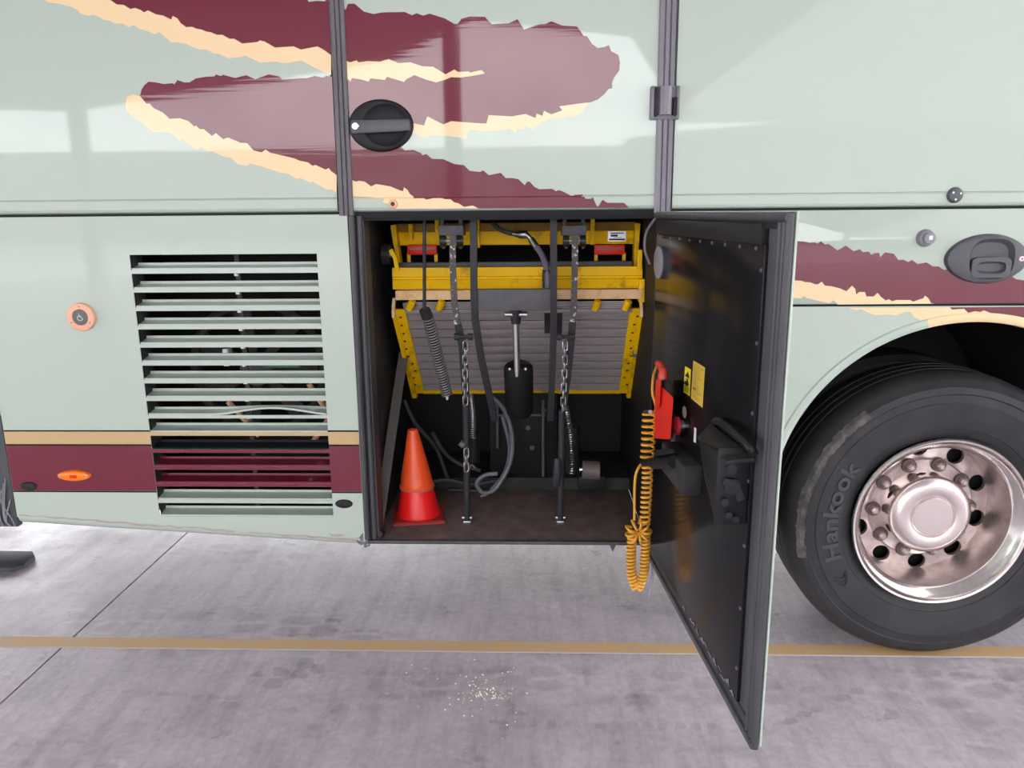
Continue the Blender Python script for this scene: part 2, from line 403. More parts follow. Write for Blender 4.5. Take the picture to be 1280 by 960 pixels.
dec(tm, f4u + [(495, 261), (490, 256), (478, 253), (480, 249), (470, 247), (441, 245)], 'cream')
# crease highlights: a thin bead in the colour beneath it
for x0, x1, m, p in ((-3.2, xp-.03, 'green', tl), (xp+.024, A(517, 246).x, 'cream', tm), (A(517, 246).x, A(727, 246).x, 'maroon', tm),
                     (A(727, 246).x, xq-.028, 'green', tm), (xq+.03, 3.4, 'green', tr)):
    MB().tube([(x0, -.0004, Z_A), (x1, -.0004, Z_A)], .0018, 8).build('crease_bead', m, p)

# --- black gap rail under the top row, pillar seals, hinge clip
MB().box(-3.2, 3.4, .012, .06, 1.555, 1.60).build('gap_rail', 'line', bus)
def seal(x0px, x1px, name):
    (a, b), (c, d) = x0px, x1px
    mb = MB()
    xa0, xa1 = A(a[0], a[1]).x, A(b[0], b[1]).x
    xb0, xb1 = A(c[0], c[1]).x, A(d[0], d[1]).x
    loops = []
    for x0, x1, z in ((xa0, xa1, 2.9), (xa0, xa1, A(a[0], a[1]).z), (xb0, xb1, 1.562)):
        w_ = x1-x0
        loops.append([V((x0+w_*t, y, z)) for t, y in ((0, .02), (0, -.004), (.08, -.008), (.3, -.009), (.36, -.005), (.42, -.009), (.62, -.0095), (.68, -.005), (.74, -.009), (.94, -.008), (1, -.003), (1, .02))])
    return mb.loft(loops).build('pillar_seal', name, bus, ang=20)
M['rubberm'] = mat('mid_seal_rubber', (.095, .088, .10), .42, noise=(25, (.15, .135, .15), .4, .7), stretch=(2, 1, .15))
s1 = seal(((412, 0), (430, 0)), ((424, 262), (442, 262)), 'rubberm')
s2 = seal(((824.4, 0), (846, 0)), ((817.6, 260), (838, 260)), 'rubberl')
h0, h1 = A(812, 150), A(849, 108)
hc = MB().box(h0.x, h1.x, -.012, .004, h0.z, h1.z, .002).build('hinge_clip', 'rubberl', bus)
MB().box(h0.x+.012, h0.x+.020, -.024, -.011, h0.z+.008, h1.z-.004, .002).build('clip_rib', 'black', hc)
MB().tube([(h0.x+.044, -.014, h0.z+.012), (h0.x+.044, -.014, h1.z-.003)], .021, 24).build('clip_barrel', 'rubberl', hc)
MB().box(h0.x+.066, h0.x+.078, -.030, -.011, h0.z+.010, h0.z+.062, .002).build('clip_tongue', 'black', hc)
MB().box(h0.x, h0.x+.010, -.020, -.004, h0.z, h1.z, .002).build('clip_rib', 'rubberl', hc)
MB().box(h1.x-.010, h1.x, -.020, -.004, h0.z, h1.z, .002).build('clip_rib', 'rubberl', hc)

# --- small round stops and buttons
def knob(px, py, rpx, depth, m, name='bump_stop', dotm=None):
    c = A(px, py); r = rpx*sc(0)
    k = MB().lathe((c.x, c.z), [(.001, -depth), (r*.6, -depth), (r*.8, -depth*.9), (r*.95, -depth*.55), (r, -depth*.3), (r, .001)], 24).build(name, m, bus)
    return k, c, r
k, c, r = knob(1193, 244, 9.3, .012, 'darkgrey')
for i in range(3):
    a = 2*pi*i/3+.4
    MB().lathe((c.x+.55*r*cos(a), c.z+.55*r*sin(a)), [(.0005, -.0138), (.003, -.0138), (.003, -.010)], 10).build('screw', 'chrome', k)
k, c, r = knob(491.5, 255, 5.6, .008, 'copper'); k['label'] = 'small rusty round screw cap'
MB().lathe((c.x, c.z), [(.0005, -.0095), (r*.45, -.0095), (r*.45, -.007)], 12).build('screw', 'dusty', k)
k, c, r = knob(1156, 297.5, 10.5, .016, 'grey', 'lock_plug')
MB().lathe((c.x+.004, c.z), [(.0005, -.026), (.016, -.026), (.019, -.022), (.019, -.012)], 20).build('lock_barrel', 'grey', k)
MB().box(c.x+.0, c.x+.010, -.0285, -.025, c.z-.005, c.z+.008, .001).build('key_slot', 'chrome', k)

# --- flap handle: oval bezel, bowl, bridging grip, lock
def oval(c, a, b, y, n=48, p=2.0, dx=0, dz=0):
    o = []
    for k in range(n):
        t = 2*pi*k/n; ct, st = cos(t), sin(t)
        o.append(V((c.x+dx+a*math.copysign(abs(ct)**(2/p), ct), y, c.z+dz+b*math.copysign(abs(st)**(2/p), st))))
    return o
c = A(476.5, 157.3); a_, b_ = .1005, .0775
hd = MB().loft([oval(c, a_, b_, .0), oval(c, a_, b_, -.004), oval(c, a_*.95, b_*.95, -.013), oval(c, a_*.86, b_*.88, -.0165),
                oval(c, .071, .063, -.0165, dx=.017), oval(c, .064, .056, -.010, dx=.017), oval(c, .052, .044, -.004, dx=.017), oval(c, .01, .008, -.002, dx=.017)], False, True).build('door_handle', 'black', bus)
hd['label'] = 'black oval turn handle'
MB().quadbox([V(q) for q in ((c.x-.09, -.027, c.z-.026), (c.x+.094, -.030, c.z-.019), (c.x+.094, -.012, c.z-.019), (c.x-.09, -.012, c.z-.026),
                             (c.x-.09, -.027, c.z+.016), (c.x+.094, -.030, c.z+.017), (c.x+.094, -.012, c.z+.017), (c.x-.09, -.012, c.z+.016))], .006).build('grip', 'darkgrey', hd)
MB().lathe((c.x-.074, c.z-.003), [(.0005, -.033), (.0085, -.033), (.0105, -.031), (.0105, -.02)], 20).build('lock', 'chrome', hd)
MB().box(c.x-.0755, c.x-.0725, -.0337, -.0325, c.z-.008, c.z+.002).build('key_slot', 'line', hd)

# --- rear handle on the panel above the wheel
c = A(1232, 323.5); a_, b_ = .128, .077
rh = MB().loft([oval(c, a_, b_, 0, p=1.9), oval(c, a_, b_, -.005, p=1.9), oval(c, a_*.96, b_*.95, -.014, p=1.9), oval(c, a_*.86, b_*.86, -.018, p=1.9),
                oval(c, .068, .062, -.019, p=3, dx=.010), oval(c, .064, .058, -.012, p=3, dx=.010), oval(c, .058, .05, -.003, p=3, dx=.010), oval(c, .01, .01, -.002, p=2, dx=.01)], False, True).build('door_handle', 'darkgrey', bus)
rh['label'] = 'dark grey oval paddle handle'
x0, x1 = c.x-.054, c.x+.074
MB().loft([oval(V((c.x+.01, 0, c.z-.026)), .060, .032, -.006, p=5), oval(V((c.x+.01, 0, c.z-.026)), .060, .032, -.020, p=5),
           oval(V((c.x+.01, 0, c.z-.026)), .044, .019, -.021, p=3.2), oval(V((c.x+.01, 0, c.z-.026)), .041, .016, -.012, p=3.2), oval(V((c.x+.01, 0, c.z-.026)), .036, .012, -.008, p=3.2)], True, True).build('paddle', 'darkgrey', rh)
MB().lathe((c.x+.099, c.z+.0005), [(.0005, -.0215), (.0065, -.0215), (.0085, -.020), (.0085, -.012)], 16).build('lock', 'white', rh)
MB().lathe((c.x+.099, c.z+.0005), [(.0003, -.0222), (.003, -.0222), (.003, -.021)], 10).build('key_slot', 'red', rh)

# --- louvred lower left panel
LX0, LX1 = -1.321, -.709
zt = [1.444-.0608*i for i in range(15)]; zb = [z-.0495 for z in zt]
def zskirt(x): return .512+(.437-.512)*(x+1.838)/(1.838-.636)
th = .004; lift = .026
lp = MB()
def pr(pts, y0=0, y1=th): lp.prism([V((x, y0, z)) for x, z in pts], (0, y1-y0, 0))
pr([(XL, zskirt(XL)+lift), (LX0, zskirt(LX0)+lift), (LX0, 1.566), (XL, 1.566)])
pr([(LX1, zskirt(LX1)+lift), (XR-.02, zskirt(XR)+lift+.006), (XR, zskirt(XR)+lift+.03), (XR, 1.566), (LX1, 1.566)])
pr([(LX0, zskirt(LX0)+lift), (LX1, zskirt(LX1)+lift), (LX1, zb[-1]), (LX0, zb[-1])])
pr([(LX0, zt[0]), (LX1, zt[0]), (LX1, 1.566), (LX0, 1.566)])
for i in range(14): pr([(LX0, zt[i+1]), (LX1, zt[i+1]), (LX1, zb[i]), (LX0, zb[i])])
lp = lp.build('side_panel', 'green', bus, smooth=False)
lp['label'] = 'lower side panel with fifteen louvre openings'
skp = []
for t in range(9):
    a = -pi/2*t/8
    skp.append((.03-.03*cos(a), .0+.03*sin(a)))
MB().loft([[V((x, y, zskirt(x)+lift+.003+dz)) for y, dz in skp+[(.05, -.03), (.05, 0)]] for x in (XL+.004, XR-.016)]).build('bottom_roll', 'green', lp)
for a, b in ((24, 300), (310, 450)):      # long scrape along the lower edge
    pts = [(x, 643+(x-20)*.073+random.uniform(-1, 1)) for x in range(a, b, 9)]
    low = [(x, y+random.uniform(.6, 3.2)) for x, y in pts]
    dec(lp, pts+low[::-1], 'dirt', 'scrape', -.0012)
dec(lp, [(410, 666), (416, 668), (424, 667), (431, 669), (424, 671), (414, 670)], 'dirt', 'scrape', -.0014)
for i in range(15):
    m = 'green' if i not in (10, 11, 12) else ('line' if i == 10 else 'maroon')
    mb = MB()
    N = 16 if i == 8 else 1
    loops = []
    for k in range(N+1):
        t = k/N; x = LX0+.002+(LX1-LX0-.004)*t
        up = fy = 0
        if i == 8 and t > .4:
            up = .024*sin(pi*min(1, (t-.4)/.6))**1.3; fy = -.006*sin(pi*(t-.4)/.6)
        z0, z1 = zb[i]+up, zt[i]-.034+up*.25 - (.004 if i == 8 else 0)
        loops.append([V((x, .002+fy, z0-.001)), V((x, .006+fy, z0-.001)), V((x, .049, z1-.004)), V((x, .049, z1+.006)), V((x, .046, z1+.006)), V((x, .046, z1-.002)), V((x, .006+fy, z0+.006)), V((x, .002+fy, z0+.006))])
    s = mb.loft(loops).build('louvre_slat', m, lp, ang=25)
    if i == 8: s['label'] = 'bent louvre slat bulging open at right'
for x in (LX0-.001, LX1-.001):            # dark side returns of the openings
    MB().box(x, x+.002, .012, .075, zb[-1]-.01, zt[0]+.005).build('louvre_cheek', 'dusty', lp)
yc = .062
MB().box(-1.0, -.985, .055, .062, zb[-1], zt[0]+.01).build('louvre_stay', 'dusty', lp)
for zz in zt[1:]: MB().box(-.999, -.987, .040, .056, zz-.012, zz-.004).build('stay_clip', 'white', lp)
# stripes: gold, maroon and their black lines, broken by the louvres
def stripe(z0, z1, m, name='stripe'):
    for x0, x1 in ((XL+.001, LX0), (LX1, XR-.001)):
        MB().flat([V((x0, -.0007, z0)), V((x1, -.0007, z0)), V((x1, -.0007, z1)), V((x0, -.0007, z1))]).build(name, m, lp, smooth=False)
zg0, zg1, zm0 = .803, .853, .634
stripe(zg0, zg1-.0025, 'gold'); stripe(zm0+.003, zg0-.003, 'maroon')
for z in (zg1, zg0, zm0): stripe(z-.003, z+.0025, 'line', 'pinstripe')
for z0, z1, m in ((zt[10], zb[9], 'gold'), (zt[11], zb[10], 'maroon'), (zt[12], zb[11], 'maroon'), (zt[13], zb[12], 'maroon')):
    MB().flat([V((LX0, -.0007, z0)), V((LX1, -.0007, z0)), V((LX1, -.0007, z1)), V((LX0, -.0007, z1))]).build('stripe', m, lp, smooth=False)
# lamp, ovals, wheelchair push disc
c = A(94, 594)
lm = MB().loft([oval(c, .060, .0195, 0, p=1.8), oval(c, .060, .0195, -.004, p=1.8), oval(c, .056, .017, -.011, p=1.9), oval(c, .04, .011, -.0145), oval(c, .01, .003, -.015)], False, True).build('marker_lamp', 'amber', bus)
lm['label'] = 'orange oval side marker lamp'
for s_ in (-1, 1): MB().lathe((c.x+s_*.045, c.z), [(.0004, -.0135), (.005, -.0135), (.0062, -.011), (.0062, -.006)], 12).build('screw', 'dirt', lm)
MB().box(c.x-.012, c.x+.014, -.0152, -.012, c.z-.006, c.z+.006, .001).build('bulb_cell', 'red', lm)
for px, py in ((36, 607.5), (430, 629.5)):
    c = A(px, py)
    MB().loft([oval(c, .030, .0155, 0), oval(c, .030, .0155, -.003), oval(c, .026, .012, -.0065), oval(c, .008, .004, -.0075)], False, True).build('oval_plug', 'black', bus)
c = A(103, 396)
wb = MB().lathe((c.x, c.z), [(.0005, -.006), (.026, -.006), (.027, -.014), (.042, -.014), (.0455, -.012), (.0465, -.008), (.0465, .001)], 40).build('push_disc', 'copper', bus)
wb['label'] = 'salmon ring round a dark wheelchair symbol plate'
MB().lathe((c.x, c.z), [(.0005, -.0112), (.0235, -.0112), (.026, -.0102), (.026, -.006)], 32).build('symbol_plate', 'plate', wb)
for a in (90, 210, 330): MB().lathe((c.x+.0355*cos(rad(a)), c.z+.0355*sin(rad(a))), [(.0003, -.0152), (.003, -.0152), (.003, -.013)], 10).build('screw', 'dirt', wb)
sy = MB()
P = lambda x, z: V((c.x+x, -.0117, c.z+z))
sy.tube([P(-.0015+.0085*cos(t), -.003+.0085*sin(t)) for t in [rad(100+28*i) for i in range(9)]], .0011, 6)
sy.tube([P(-.004, .008), P(-.003, .001), P(.004, .000), P(.0065, -.007), P(.009, -.006)], .0012, 6)
sy.tube([P(-.0035, .005), P(.003, .004)], .001, 6)
sy.tube([P(-.0045, .0115), P(-.0043, .0118)], .0024, 8)
sy.build('wheelchair_symbol', 'white', wb)

# machinery seen through the louvres, and added boards that keep daylight out
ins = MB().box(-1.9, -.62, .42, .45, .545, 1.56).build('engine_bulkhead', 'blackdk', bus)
MB().box(-1.45, -.62, .055, .45, .545, .56).build('engine_light_block', 'blackdk', bus)  # added to block daylight showing from below through the louvres
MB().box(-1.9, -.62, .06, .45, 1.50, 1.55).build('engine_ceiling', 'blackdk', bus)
MB().box(-1.46, -1.42, .055, .47, .5, 1.55).build('engine_side_block', 'blackdk', bus)  # added side board, closes a gap where daylight showed through
fan = MB().tube([(-1.02+.24*cos(2*pi*k/40), .26, 1.02+.24*sin(2*pi*k/40)) for k in range(40)], .02, 8, closed=True).build('cooling_fan', 'dusty', bus)
for k in range(7):
    a = 2*pi*k/7
    MB().quadbox([V((-1.02+r_*cos(a+d_), .25+y_, 1.02+r_*sin(a+d_))) for y_ in (0, .012) for r_, d_ in ((.05, -.2), (.22, -.16), (.22, .16), (.05, .3))]).build('fan_blade', 'dusty', fan)
MB().cyl((-1.02, .22, 1.02), (-1.02, .30, 1.02), .06).build('fan_hub', 'greyp', fan)
for x0, z0, x1, z1 in ((-.80, .99, -.72, .84), (-.99, .80, -1.10, .92), (-.74, .86, -.83, .74)):
    MB().cyl((x0, .12, z0), (x1, .14, z1), .010, n=10).build('coolant_pipe', 'copper', bus)
MB().box(-.95, -.82, .10, .2, 1.05, 1.085, .004).build('connector_block', 'green2', bus)
MB().box(-1.08, -1.06, .08, .12, 1.06, 1.12, .003).build('terminal', 'white', bus)

# neighbouring panel beyond the left edge
MB().box(-3.2, XL-.008, 0, .03, .905, 1.566).build('side_panel', 'green', bus)
MB().box(-2.6, XL-.006, .004, .03, .50, .903).build('rubber_skirt', 'rubber', bus)
fr = MB()
for k in range(9):
    x = -1.845-random.random()*.09
    fr.tube(spline([(x, -.002, .68-random.random()*.1), (x+random.uniform(-.02, .02), -.006, .60), (x+random.uniform(-.03, .03), -.004, .53), (x+random.uniform(-.03, .03), -.002, .505)], 5), .0022, 5)
fr.build('frayed_tape', 'grey', bus)

# ------------------------------------------------------------------ open bay
BX0, BX1, BZ = -.602, .372, .453
bay = MB()
bay.box(BX0-.02, BX0+.03, .09, .90, BZ, 1.56)
bay.build('bay_side_wall', 'dusty', bus)
MB().box(BX1-.0, BX1+.04, .02, .90, BZ, 1.56).build('bay_side_wall', 'blackdk', bus)
MB().box(BX0, BX1, .88, .92, BZ, 1.56).build('bay_back_wall', 'blackdk', bus)
MB().box(BX0-.02, BX1+.04, .02, .92, 1.545, 1.58).build('bay_ceiling', 'blackdk', bus)
MB().box(BX0, BX1, .002, .90, BZ-.010, BZ, .002).build('bay_floor', 'bayfloor', bus)
MB().box(BX0+.03, BX1, .52, .88, BZ, BZ+.05).build('bay_step', 'dusty', bus)
MB().box(BX0, BX1, -.003, .008, BZ-.008, BZ+.004, .002).build('sill_strip', 'rubber', bus)
# left jamb: two rubber lips
jl = MB()
for x, r_, y in ((BX0+.010, .010, .004), (BX0+.033, .009, .012), (BX0+.016, .013, .03)):
    jl.tube([(x, y, 1.56), (x-.003, y, .46)], r_, 10)
jl.box(BX0, BX0+.045, .02, .1, BZ, 1.56)
jl.build('jamb_seal', 'rubber', bus)
MB().bar([A(505, 440, .42), A(490, 540, .25), A(474, 652, .10)], .035, .012).build('side_brace', mat('brown_brace', (.10, .085, .08), .6), bus)
MB().cyl(A(474, 668, .02), A(474, 674, .03)+V((0, .05, 0)), .012, .014, 14).build('floor_roller', 'black', bus)
MB().tube(spline([A(446, 676, .0), A(452, 680, -.006), A(459, 676, -.004), A(456, 683, .0), A(462, 681, -.004)], 6), .004, 6).build('torn_seal_end', 'rubberl', bus)
# pump gear at the back of the bay
MB().box(-.20, .08, .56, .80, BZ+.05, .86, .006).build('pump_block', 'blackdk', bus)
pg = MB()
for px, py in ((621, 507), (680, 513), (660, 535), (665, 560), (648, 508)):
    p = A(px, py, .55); pg.cyl(p, p+V((0, .03, 0)), .010, .012, 10)
pg.cyl(A(622, 519, .54), A(682, 519, .54), .005, n=8)
pg.cyl(A(622, 500, .54), A(622, 560, .54), .006, n=8)
pg.cyl(A(679, 500, .54), A(679, 600, .54), .006, n=8)
pg.build('pump_fitting', 'greyp', bus)
p = A(728, 587, .40); q = A(749, 588, .40)
mt = MB().cyl(p, q, .036, n=24).build('pump_motor', mat('motor_brown', (.16, .13, .125), .5), bus)
MB().cyl(p-V((.018, 0, 0)), p, .010, n=12).build('motor_shaft', 'chrome', mt)
MB().box(p.x-.01, q.x+.03, .46, .70, BZ+.02, p.z-.05, .004).build('motor_bracket', 'black', bus)
for pts in ([(540, 540), (556, 566), (575, 580), (600, 588)], [(540, 602), (560, 600), (590, 605), (625, 600)], [(505, 500), (520, 530), (545, 560), (560, 600)]):
    MB().tube(spline([A(x, y, .46+i*.02) for i, (x, y) in enumerate(pts)], 8), .008, 8).build('bay_hose', 'rubber', bus)
MB().tube(spline([A(x, y, .40) for x, y in ((610, 492), (630, 512), (640, 545), (637, 580), (620, 610), (604, 616), (596, 604), (606, 594), (622, 592))], 8), .0085, 8).build('bay_hose', 'rubberl', bus)
MB().tube(spline([A(x, y, .44) for x, y in ((628, 520), (637, 560), (630, 592), (612, 614), (600, 622))], 8), .0075, 8).build('bay_hose', 'rubberl', bus)
MB().tube(spline([G(560+10*i, 612+i*.4, BZ+.008) for i in range(6)], 4), .006, 8).build('bay_hose', 'rubber', bus)
hk = MB().prism([A(762, 681, .01), A(770, 681, .01), A(766, 690, .01)], (0, .006, 0)).build('sill_hook', 'rubber', bus)
MB().tube(spline([A(814, 690, .02), A(816, 715, .02), A(813, 735, .01), A(810, 750, .0)], 6), [.006]*13+[.005]*5+[.003], 6).build('sill_strap', 'rubberl', bus)

# ------------------------------------------------------------------ open door
H = V((.37, 0, 0)); ud = V((.096, -.9945, 0)).normalized(); nn = V((ud.y, -ud.x, 0))    # nn points to the inner face side
def D(u, z, off=0): return H + ud*u + nn*off + V((0, 0, z))
def dpx(px, py, off=0):
    v = ray(px, py); p0 = H+nn*off
    return CAMP + v*((p0-CAMP).dot(nn)/v.dot(nn))
def dbox(mb, u0, u1, z0, z1, o0, o1, bevel=0):
    return mb.quadbox([D(u0, z0, o0), D(u1, z0, o0), D(u1, z0, o1), D(u0, z0, o1), D(u0, z1, o0), D(u1, z1, o0), D(u1, z1, o1), D(u0, z1, o1)], bevel)
W = 1.005; DZ0, DZ1 = .42, 1.567
door = MB(); dbox(door, .0, W+.004, DZ0+.012, DZ1, -.0165, -.012, .001)
door = door.build('bay_door', 'green', bus); door['label'] = 'open bay door with black inner side'
oo = -.0172
for pts, m in (([(.56, 1.560), (.30, 1.562), (.09, 1.562), (.05, 1.545), (.004, 1.540), (.004, 1.435), (.12, 1.463), (.20, 1.470), (.26, 1.492), (.36, 1.508), (.46, 1.535)], 'maroon'),
               ([(.56, 1.560), (.46, 1.535), (.36, 1.508), (.26, 1.492), (.20, 1.470), (.12, 1.463), (.004, 1.435), (.004, 1.378), (.14, 1.405), (.24, 1.432), (.40, 1.478), (.60, 1.535)], 'cream')):
    MB().flat([D(u, z, oo) for u, z in pts]).build('vinyl_graphic', m, door, smooth=False)
b = MB(); dbox(b, 0, W, DZ1-.035, DZ1-.002, -.012, .0, .003); b.build('door_rail', 'black', door)
b = MB(); dbox(b, .0, W, DZ0, DZ0+.045, -.012, .0, .003); b.build('door_rail', 'dusty', door)
b = MB(); dbox(b, 0, .04, DZ0+.04, DZ1-.03, -.012, .0, .003); b.build('door_stile', 'black', door)
b = MB(); dbox(b, .90, W, DZ0+.04, DZ1-.03, -.012, -.004, .003); b.build('door_stile', 'darkgrey', door)
for u, r_ in ((.962, .008), (.984, .009), (1.0, .009)):
    MB().tube([D(u, z, -.004) for z in (DZ0+.008, DZ1-.004)], r_, 12).build('edge_seal', 'rubber', door)
for z in (DZ1-.012, DZ0+.012):
    MB().tube([D(u, z, -.001) for u in (0, W)], .010, 12).build('edge_seal', 'rubber', door)
b = MB(); dbox(b, .03, .905, .470, 1.502, -.012, .004, .002); sk = b.build('inner_skin', 'blackgl', door)
b = MB(); dbox(b, .03, .888, 1.500, 1.542, -.012, .008, .002); b.build('top_flange', 'black', door)
for i in range(9):
    p = D(.10+i*.095, 1.492, .004)
    MB().tube([p, p+nn*.003], [.005, .003], 8).build('rivet', 'darkgrey', door)
for i in range(7):
    p = D(.895, .55+i*.15, .004)
    MB().tube([p, p+nn*.003], [.005, .003], 8).build('rivet', 'darkgrey', door)
random.seed(3)
for i in range(14):                        # scuffs near the lower free corner
    u = .45+random.random()*.44; z = .464+random.random()*.012; b = MB()
    q = [(0, 0), (.012, .004), (.030, .002), (.026, .008), (.018, .012), (.008, .007)]
    b.flat([D(u+x*random.uniform(.8, 1.3), z+y*random.uniform(.6, 1.5), .0050) for x, y in q]); b.build('scuff', 'rubberl', door)
# grey bump disc near the hinge
p = dpx(824, 328, .004); b = MB(); b.tube([p-nn*.002, p+nn*.004, p+nn*.006], [.050, .050, .046], 28); b.build('bump_disc', 'grey', door)
b = MB(); b.tube(spline([A(812, 330, .03), A(806, 312, .02), A(808, 290, .02), A(820, 272, .0)], 8), .004, 6); b.build('stay_cable', 'rubberl', door)
# stickers
def sticker(pts, m, name, off=.0046):
    return MB().flat([dpx(x, y, .004)+nn*(off-.004) for x, y in pts]).build(name, m, door, smooth=False)
def quad_uv(p4):
    q = [dpx(x, y, .004) for x, y in p4]
    return lambda s, t: q[0].lerp(q[1], s).lerp(q[3].lerp(q[2], s), t)
S4 = [(856.5, 457.5), (864, 462), (862.5, 495.5), (854.5, 490)]
L4 = [(867, 450.5), (881.5, 459.5), (878.5, 510), (864, 498)]
sticker(S4, 'sticky', 'warning_sticker'); sticker(L4, 'sticko', 'instruction_sticker')
f = quad_uv(S4); b = MB(); K = lambda s, t: f(s, t)+nn*.0010
b.flat([K(.12, .36), K(.88, .36), K(.55, .13)])
b.flat([K(.40, .40), K(.65, .40), K(.60, .56), K(.45, .56)]); b.flat([K(.15, .44), K(.38, .42), K(.38, .46)])
b.tube([K(.2+.3*i/6, .62-.06*sin(pi*i/6)) for i in range(7)], .004, 5); b.tube([K(.55, .5), K(.72, .6), K(.5, .65)], .004, 5)
for t in (.74, .79, .84, .89): b.flat([K(.12, t), K(.85, t), K(.85, t+.018), K(.12, t+.018)])
b.build('sticker_print', 'line', door, smooth=False)
f = quad_uv(L4); b = MB(); random.seed(11)
for i in range(24):
    t = .05+i*.037
    b.flat([K(.10, t), K(.35+random.random()*.5, t), K(.35+random.random()*.5, t+.010), K(.10, t+.010)])
b.flat([K(.72, .08), K(.9, .08), K(.8, .12)]); b.flat([K(.1, .66), K(.35, .66), K(.35, .72), K(.1, .72)])
b.build('sticker_print', mat('brown_print', (.20, .12, .02), .6), door, smooth=False)
sticker([(855.5, 507), (858, 510), (858.5, 518), (857, 523), (854.5, 522), (853, 516), (853.5, 509)], 'white', 'oval_label')
sticker([(868, 534), (870.8, 535.5), (870, 554), (867.2, 552)], 'white', 'paper_label')
# emergency knob
p = dpx(856, 532, .0)
b = MB(); b.tube([p, p+nn*.012], .017, 18); bs = b.build('button_collar', 'steel', door)
b = MB(); b.tube([p+nn*.012, p+nn*.016, p+nn*.018, p+nn*.026, p+nn*.030], [.012, .013, .026, .026, .018], 20); b.build('stop_button', 'pink', door)
# latch box with tray and lever
u0, u1 = .74, .885; zt_, zb_ = 1.062, .895
b = MB(); b.quadbox([D(u0, zb_+.02, 0), D(u1, zb_, 0), D(u1, zb_, .068), D(u0, zb_+.06, .05), D(u0, zt_-.02, 0), D(u1, zt_, 0), D(u1, zt_, .068), D(u0, zt_-.02, .068)], .004)
lb = b.build('latch_box', 'black', door)
b = MB(); dbox(b, u1, u1+.006, zb_+.004, zt_+.012, -.002, .072, .001); b.build('latch_plate', 'black', door)
def dq(px, py, o_): return dpx(px, py, o_)
b = MB(); tq = [dq(888, 528, .010), dq(944, 572, .004), dq(908, 576, .068), dq(872, 545, .050)]
b.quadbox([p-V((0, 0, .010)) for p in tq]+tq, .002); b.build('tray', 'dusty', door)
b = MB(); b.tube(spline([dq(893, 527, .012), dq(900, 527, .03), dq(922, 544, .035), dq(938, 560, .03), dq(943, 566, .010)], 6), .0085, 10); b.build('pull_bar', 'black', door)
b = MB()
for o_, z_, r_ in ((.045, 1.03, .012), (.040, .99, .018), (.055, .955, .009), (.03, .915, .008), (.045, .925, .008)):
    b.tube([D(u1+.004, z_, o_), D(u1+.018, z_, o_)], r_, 14)
b.bar([D(u1+.016, 1.005, .06), D(u1+.016, .995, .035), D(u1+.016, .96, .02)], .016, .01)
b.build('latch_cam', 'arm', door)
# parking connector for the cable
pc = dpx(850, 580, .05)
b = MB(); dbox(b, .36, .58, .845, .93, .0, .055, .008); cb = b.build('plug_holder', 'dusty', door)
b = MB(); b.tube([dpx(842, 577, .06), dpx(818, 579, .075)], .017, 16); b.build('plug_socket', 'black', door)
b = MB(); b.quadbox([dpx(x, y, o_) for o_ in (.045, .10) for x, y in ((817, 571), (843, 566), (843, 561), (820, 562))], .002); b.build('socket_cap', 'black', door)
b = MB(); dbox(b, .30, .33, .85, .99, .0, .012, .003); b.build('holder_strap', 'rubberl', door)

# ------------------------------------------------------------------ panel above the wheel and arch panel
AX, AZ, AR = 1.394, .608, .607
sx0 = .44
up = MB().box(sx0, 3.4, 0, .02, 1.2735, 1.566, .002).build('side_panel', 'green', bus)
MB().box(sx0, 3.4, .004, .03, 1.264, 1.275).build('seam_strip', 'line', bus)
def archpt(a, r=AR): return V((AX+r*cos(a), 0, AZ+r*sin(a)))
a_l = pi-math.asin(max(-1, (.42-AZ)/AR))
arc = [archpt(a_l+(0-a_l)*k/60) for k in range(61)]
pl = [V((sx0, 0, .44)), V((sx0, 0, 1.266)), V((3.4, 0, 1.266)), V((3.4, 0, .44)), V((AX+AR, 0, .44))] + [p for p in arc[::-1]]
ap = MB().prism(pl, (0, .02, 0)).build('wheel_arch_panel', 'green', bus)
pl2 = [(AR+.030, -.0005), (AR+.026, -.004), (AR+.016, -.0055), (AR+.006, -.004), (AR, .0), (AR-.002, .03)]
MB().lathe((AX, AZ), [(r_, y) for r_, y in pl2], 80, a_l, 1.82).build('arch_lip', 'green', ap)
MB().lathe((AX, AZ), [(r_, y) for r_, y in pl2], 40, 1.82, -.2).build('arch_lip', 'cream', ap)
rt = [(842, 271), (880, 278), (884, 275), (930, 288), (950, 287), (990, 301), (1005, 302), (1012, 303.5), (1018, 303), (1022, 304.5), (1026, 301.5), (1031, 305.5), (1036, 305), (1047, 313), (1057, 307), (1067, 314), (1075, 311.5), (1078, 315), (1086, 314.5), (1089, 318.5), (1093, 316.5), (1099, 316), (1100, 321.5), (1106, 315.5), (1117, 317), (1123, 325), (1129, 324.5), (1135, 327.5), (1140, 325), (1147, 330), (1153, 329), (1158, 328), (1166, 333), (1173, 333), (1180, 337.5), (1186, 336.5), (1230, 338), (1264, 345), (1270, 349), (1280, 350.5), (1330, 360)]
rc = [(842, 315), (900, 330), (906, 325), (985, 350), (1002, 351), (1006, 352.5), (1013, 353), (1018, 355), (1022, 355.5), (1027, 352), (1031, 357), (1040, 358), (1050, 360.5), (1058, 364), (1065, 357), (1069, 361), (1070, 368), (1074, 365), (1081, 365), (1083, 370.5), (1092, 370.5), (1097, 366), (1101, 371), (1107, 375.5), (1111, 374), (1115, 376.5), (1120, 375), (1138, 375), (1141, 377), (1150, 374), (1154, 373), (1156, 369.5), (1160, 372.5), (1164, 379), (1168, 379.6)]
dec(up, rt + [(1330, 378.5)] + rc[::-1], 'maroon')
dec(up, rc + [(1047, 380.6), (1042, 375), (1037, 379), (1025, 376.5), (1009, 373), (1005, 370), (1001, 373), (985, 372), (842, 338)], 'cream')
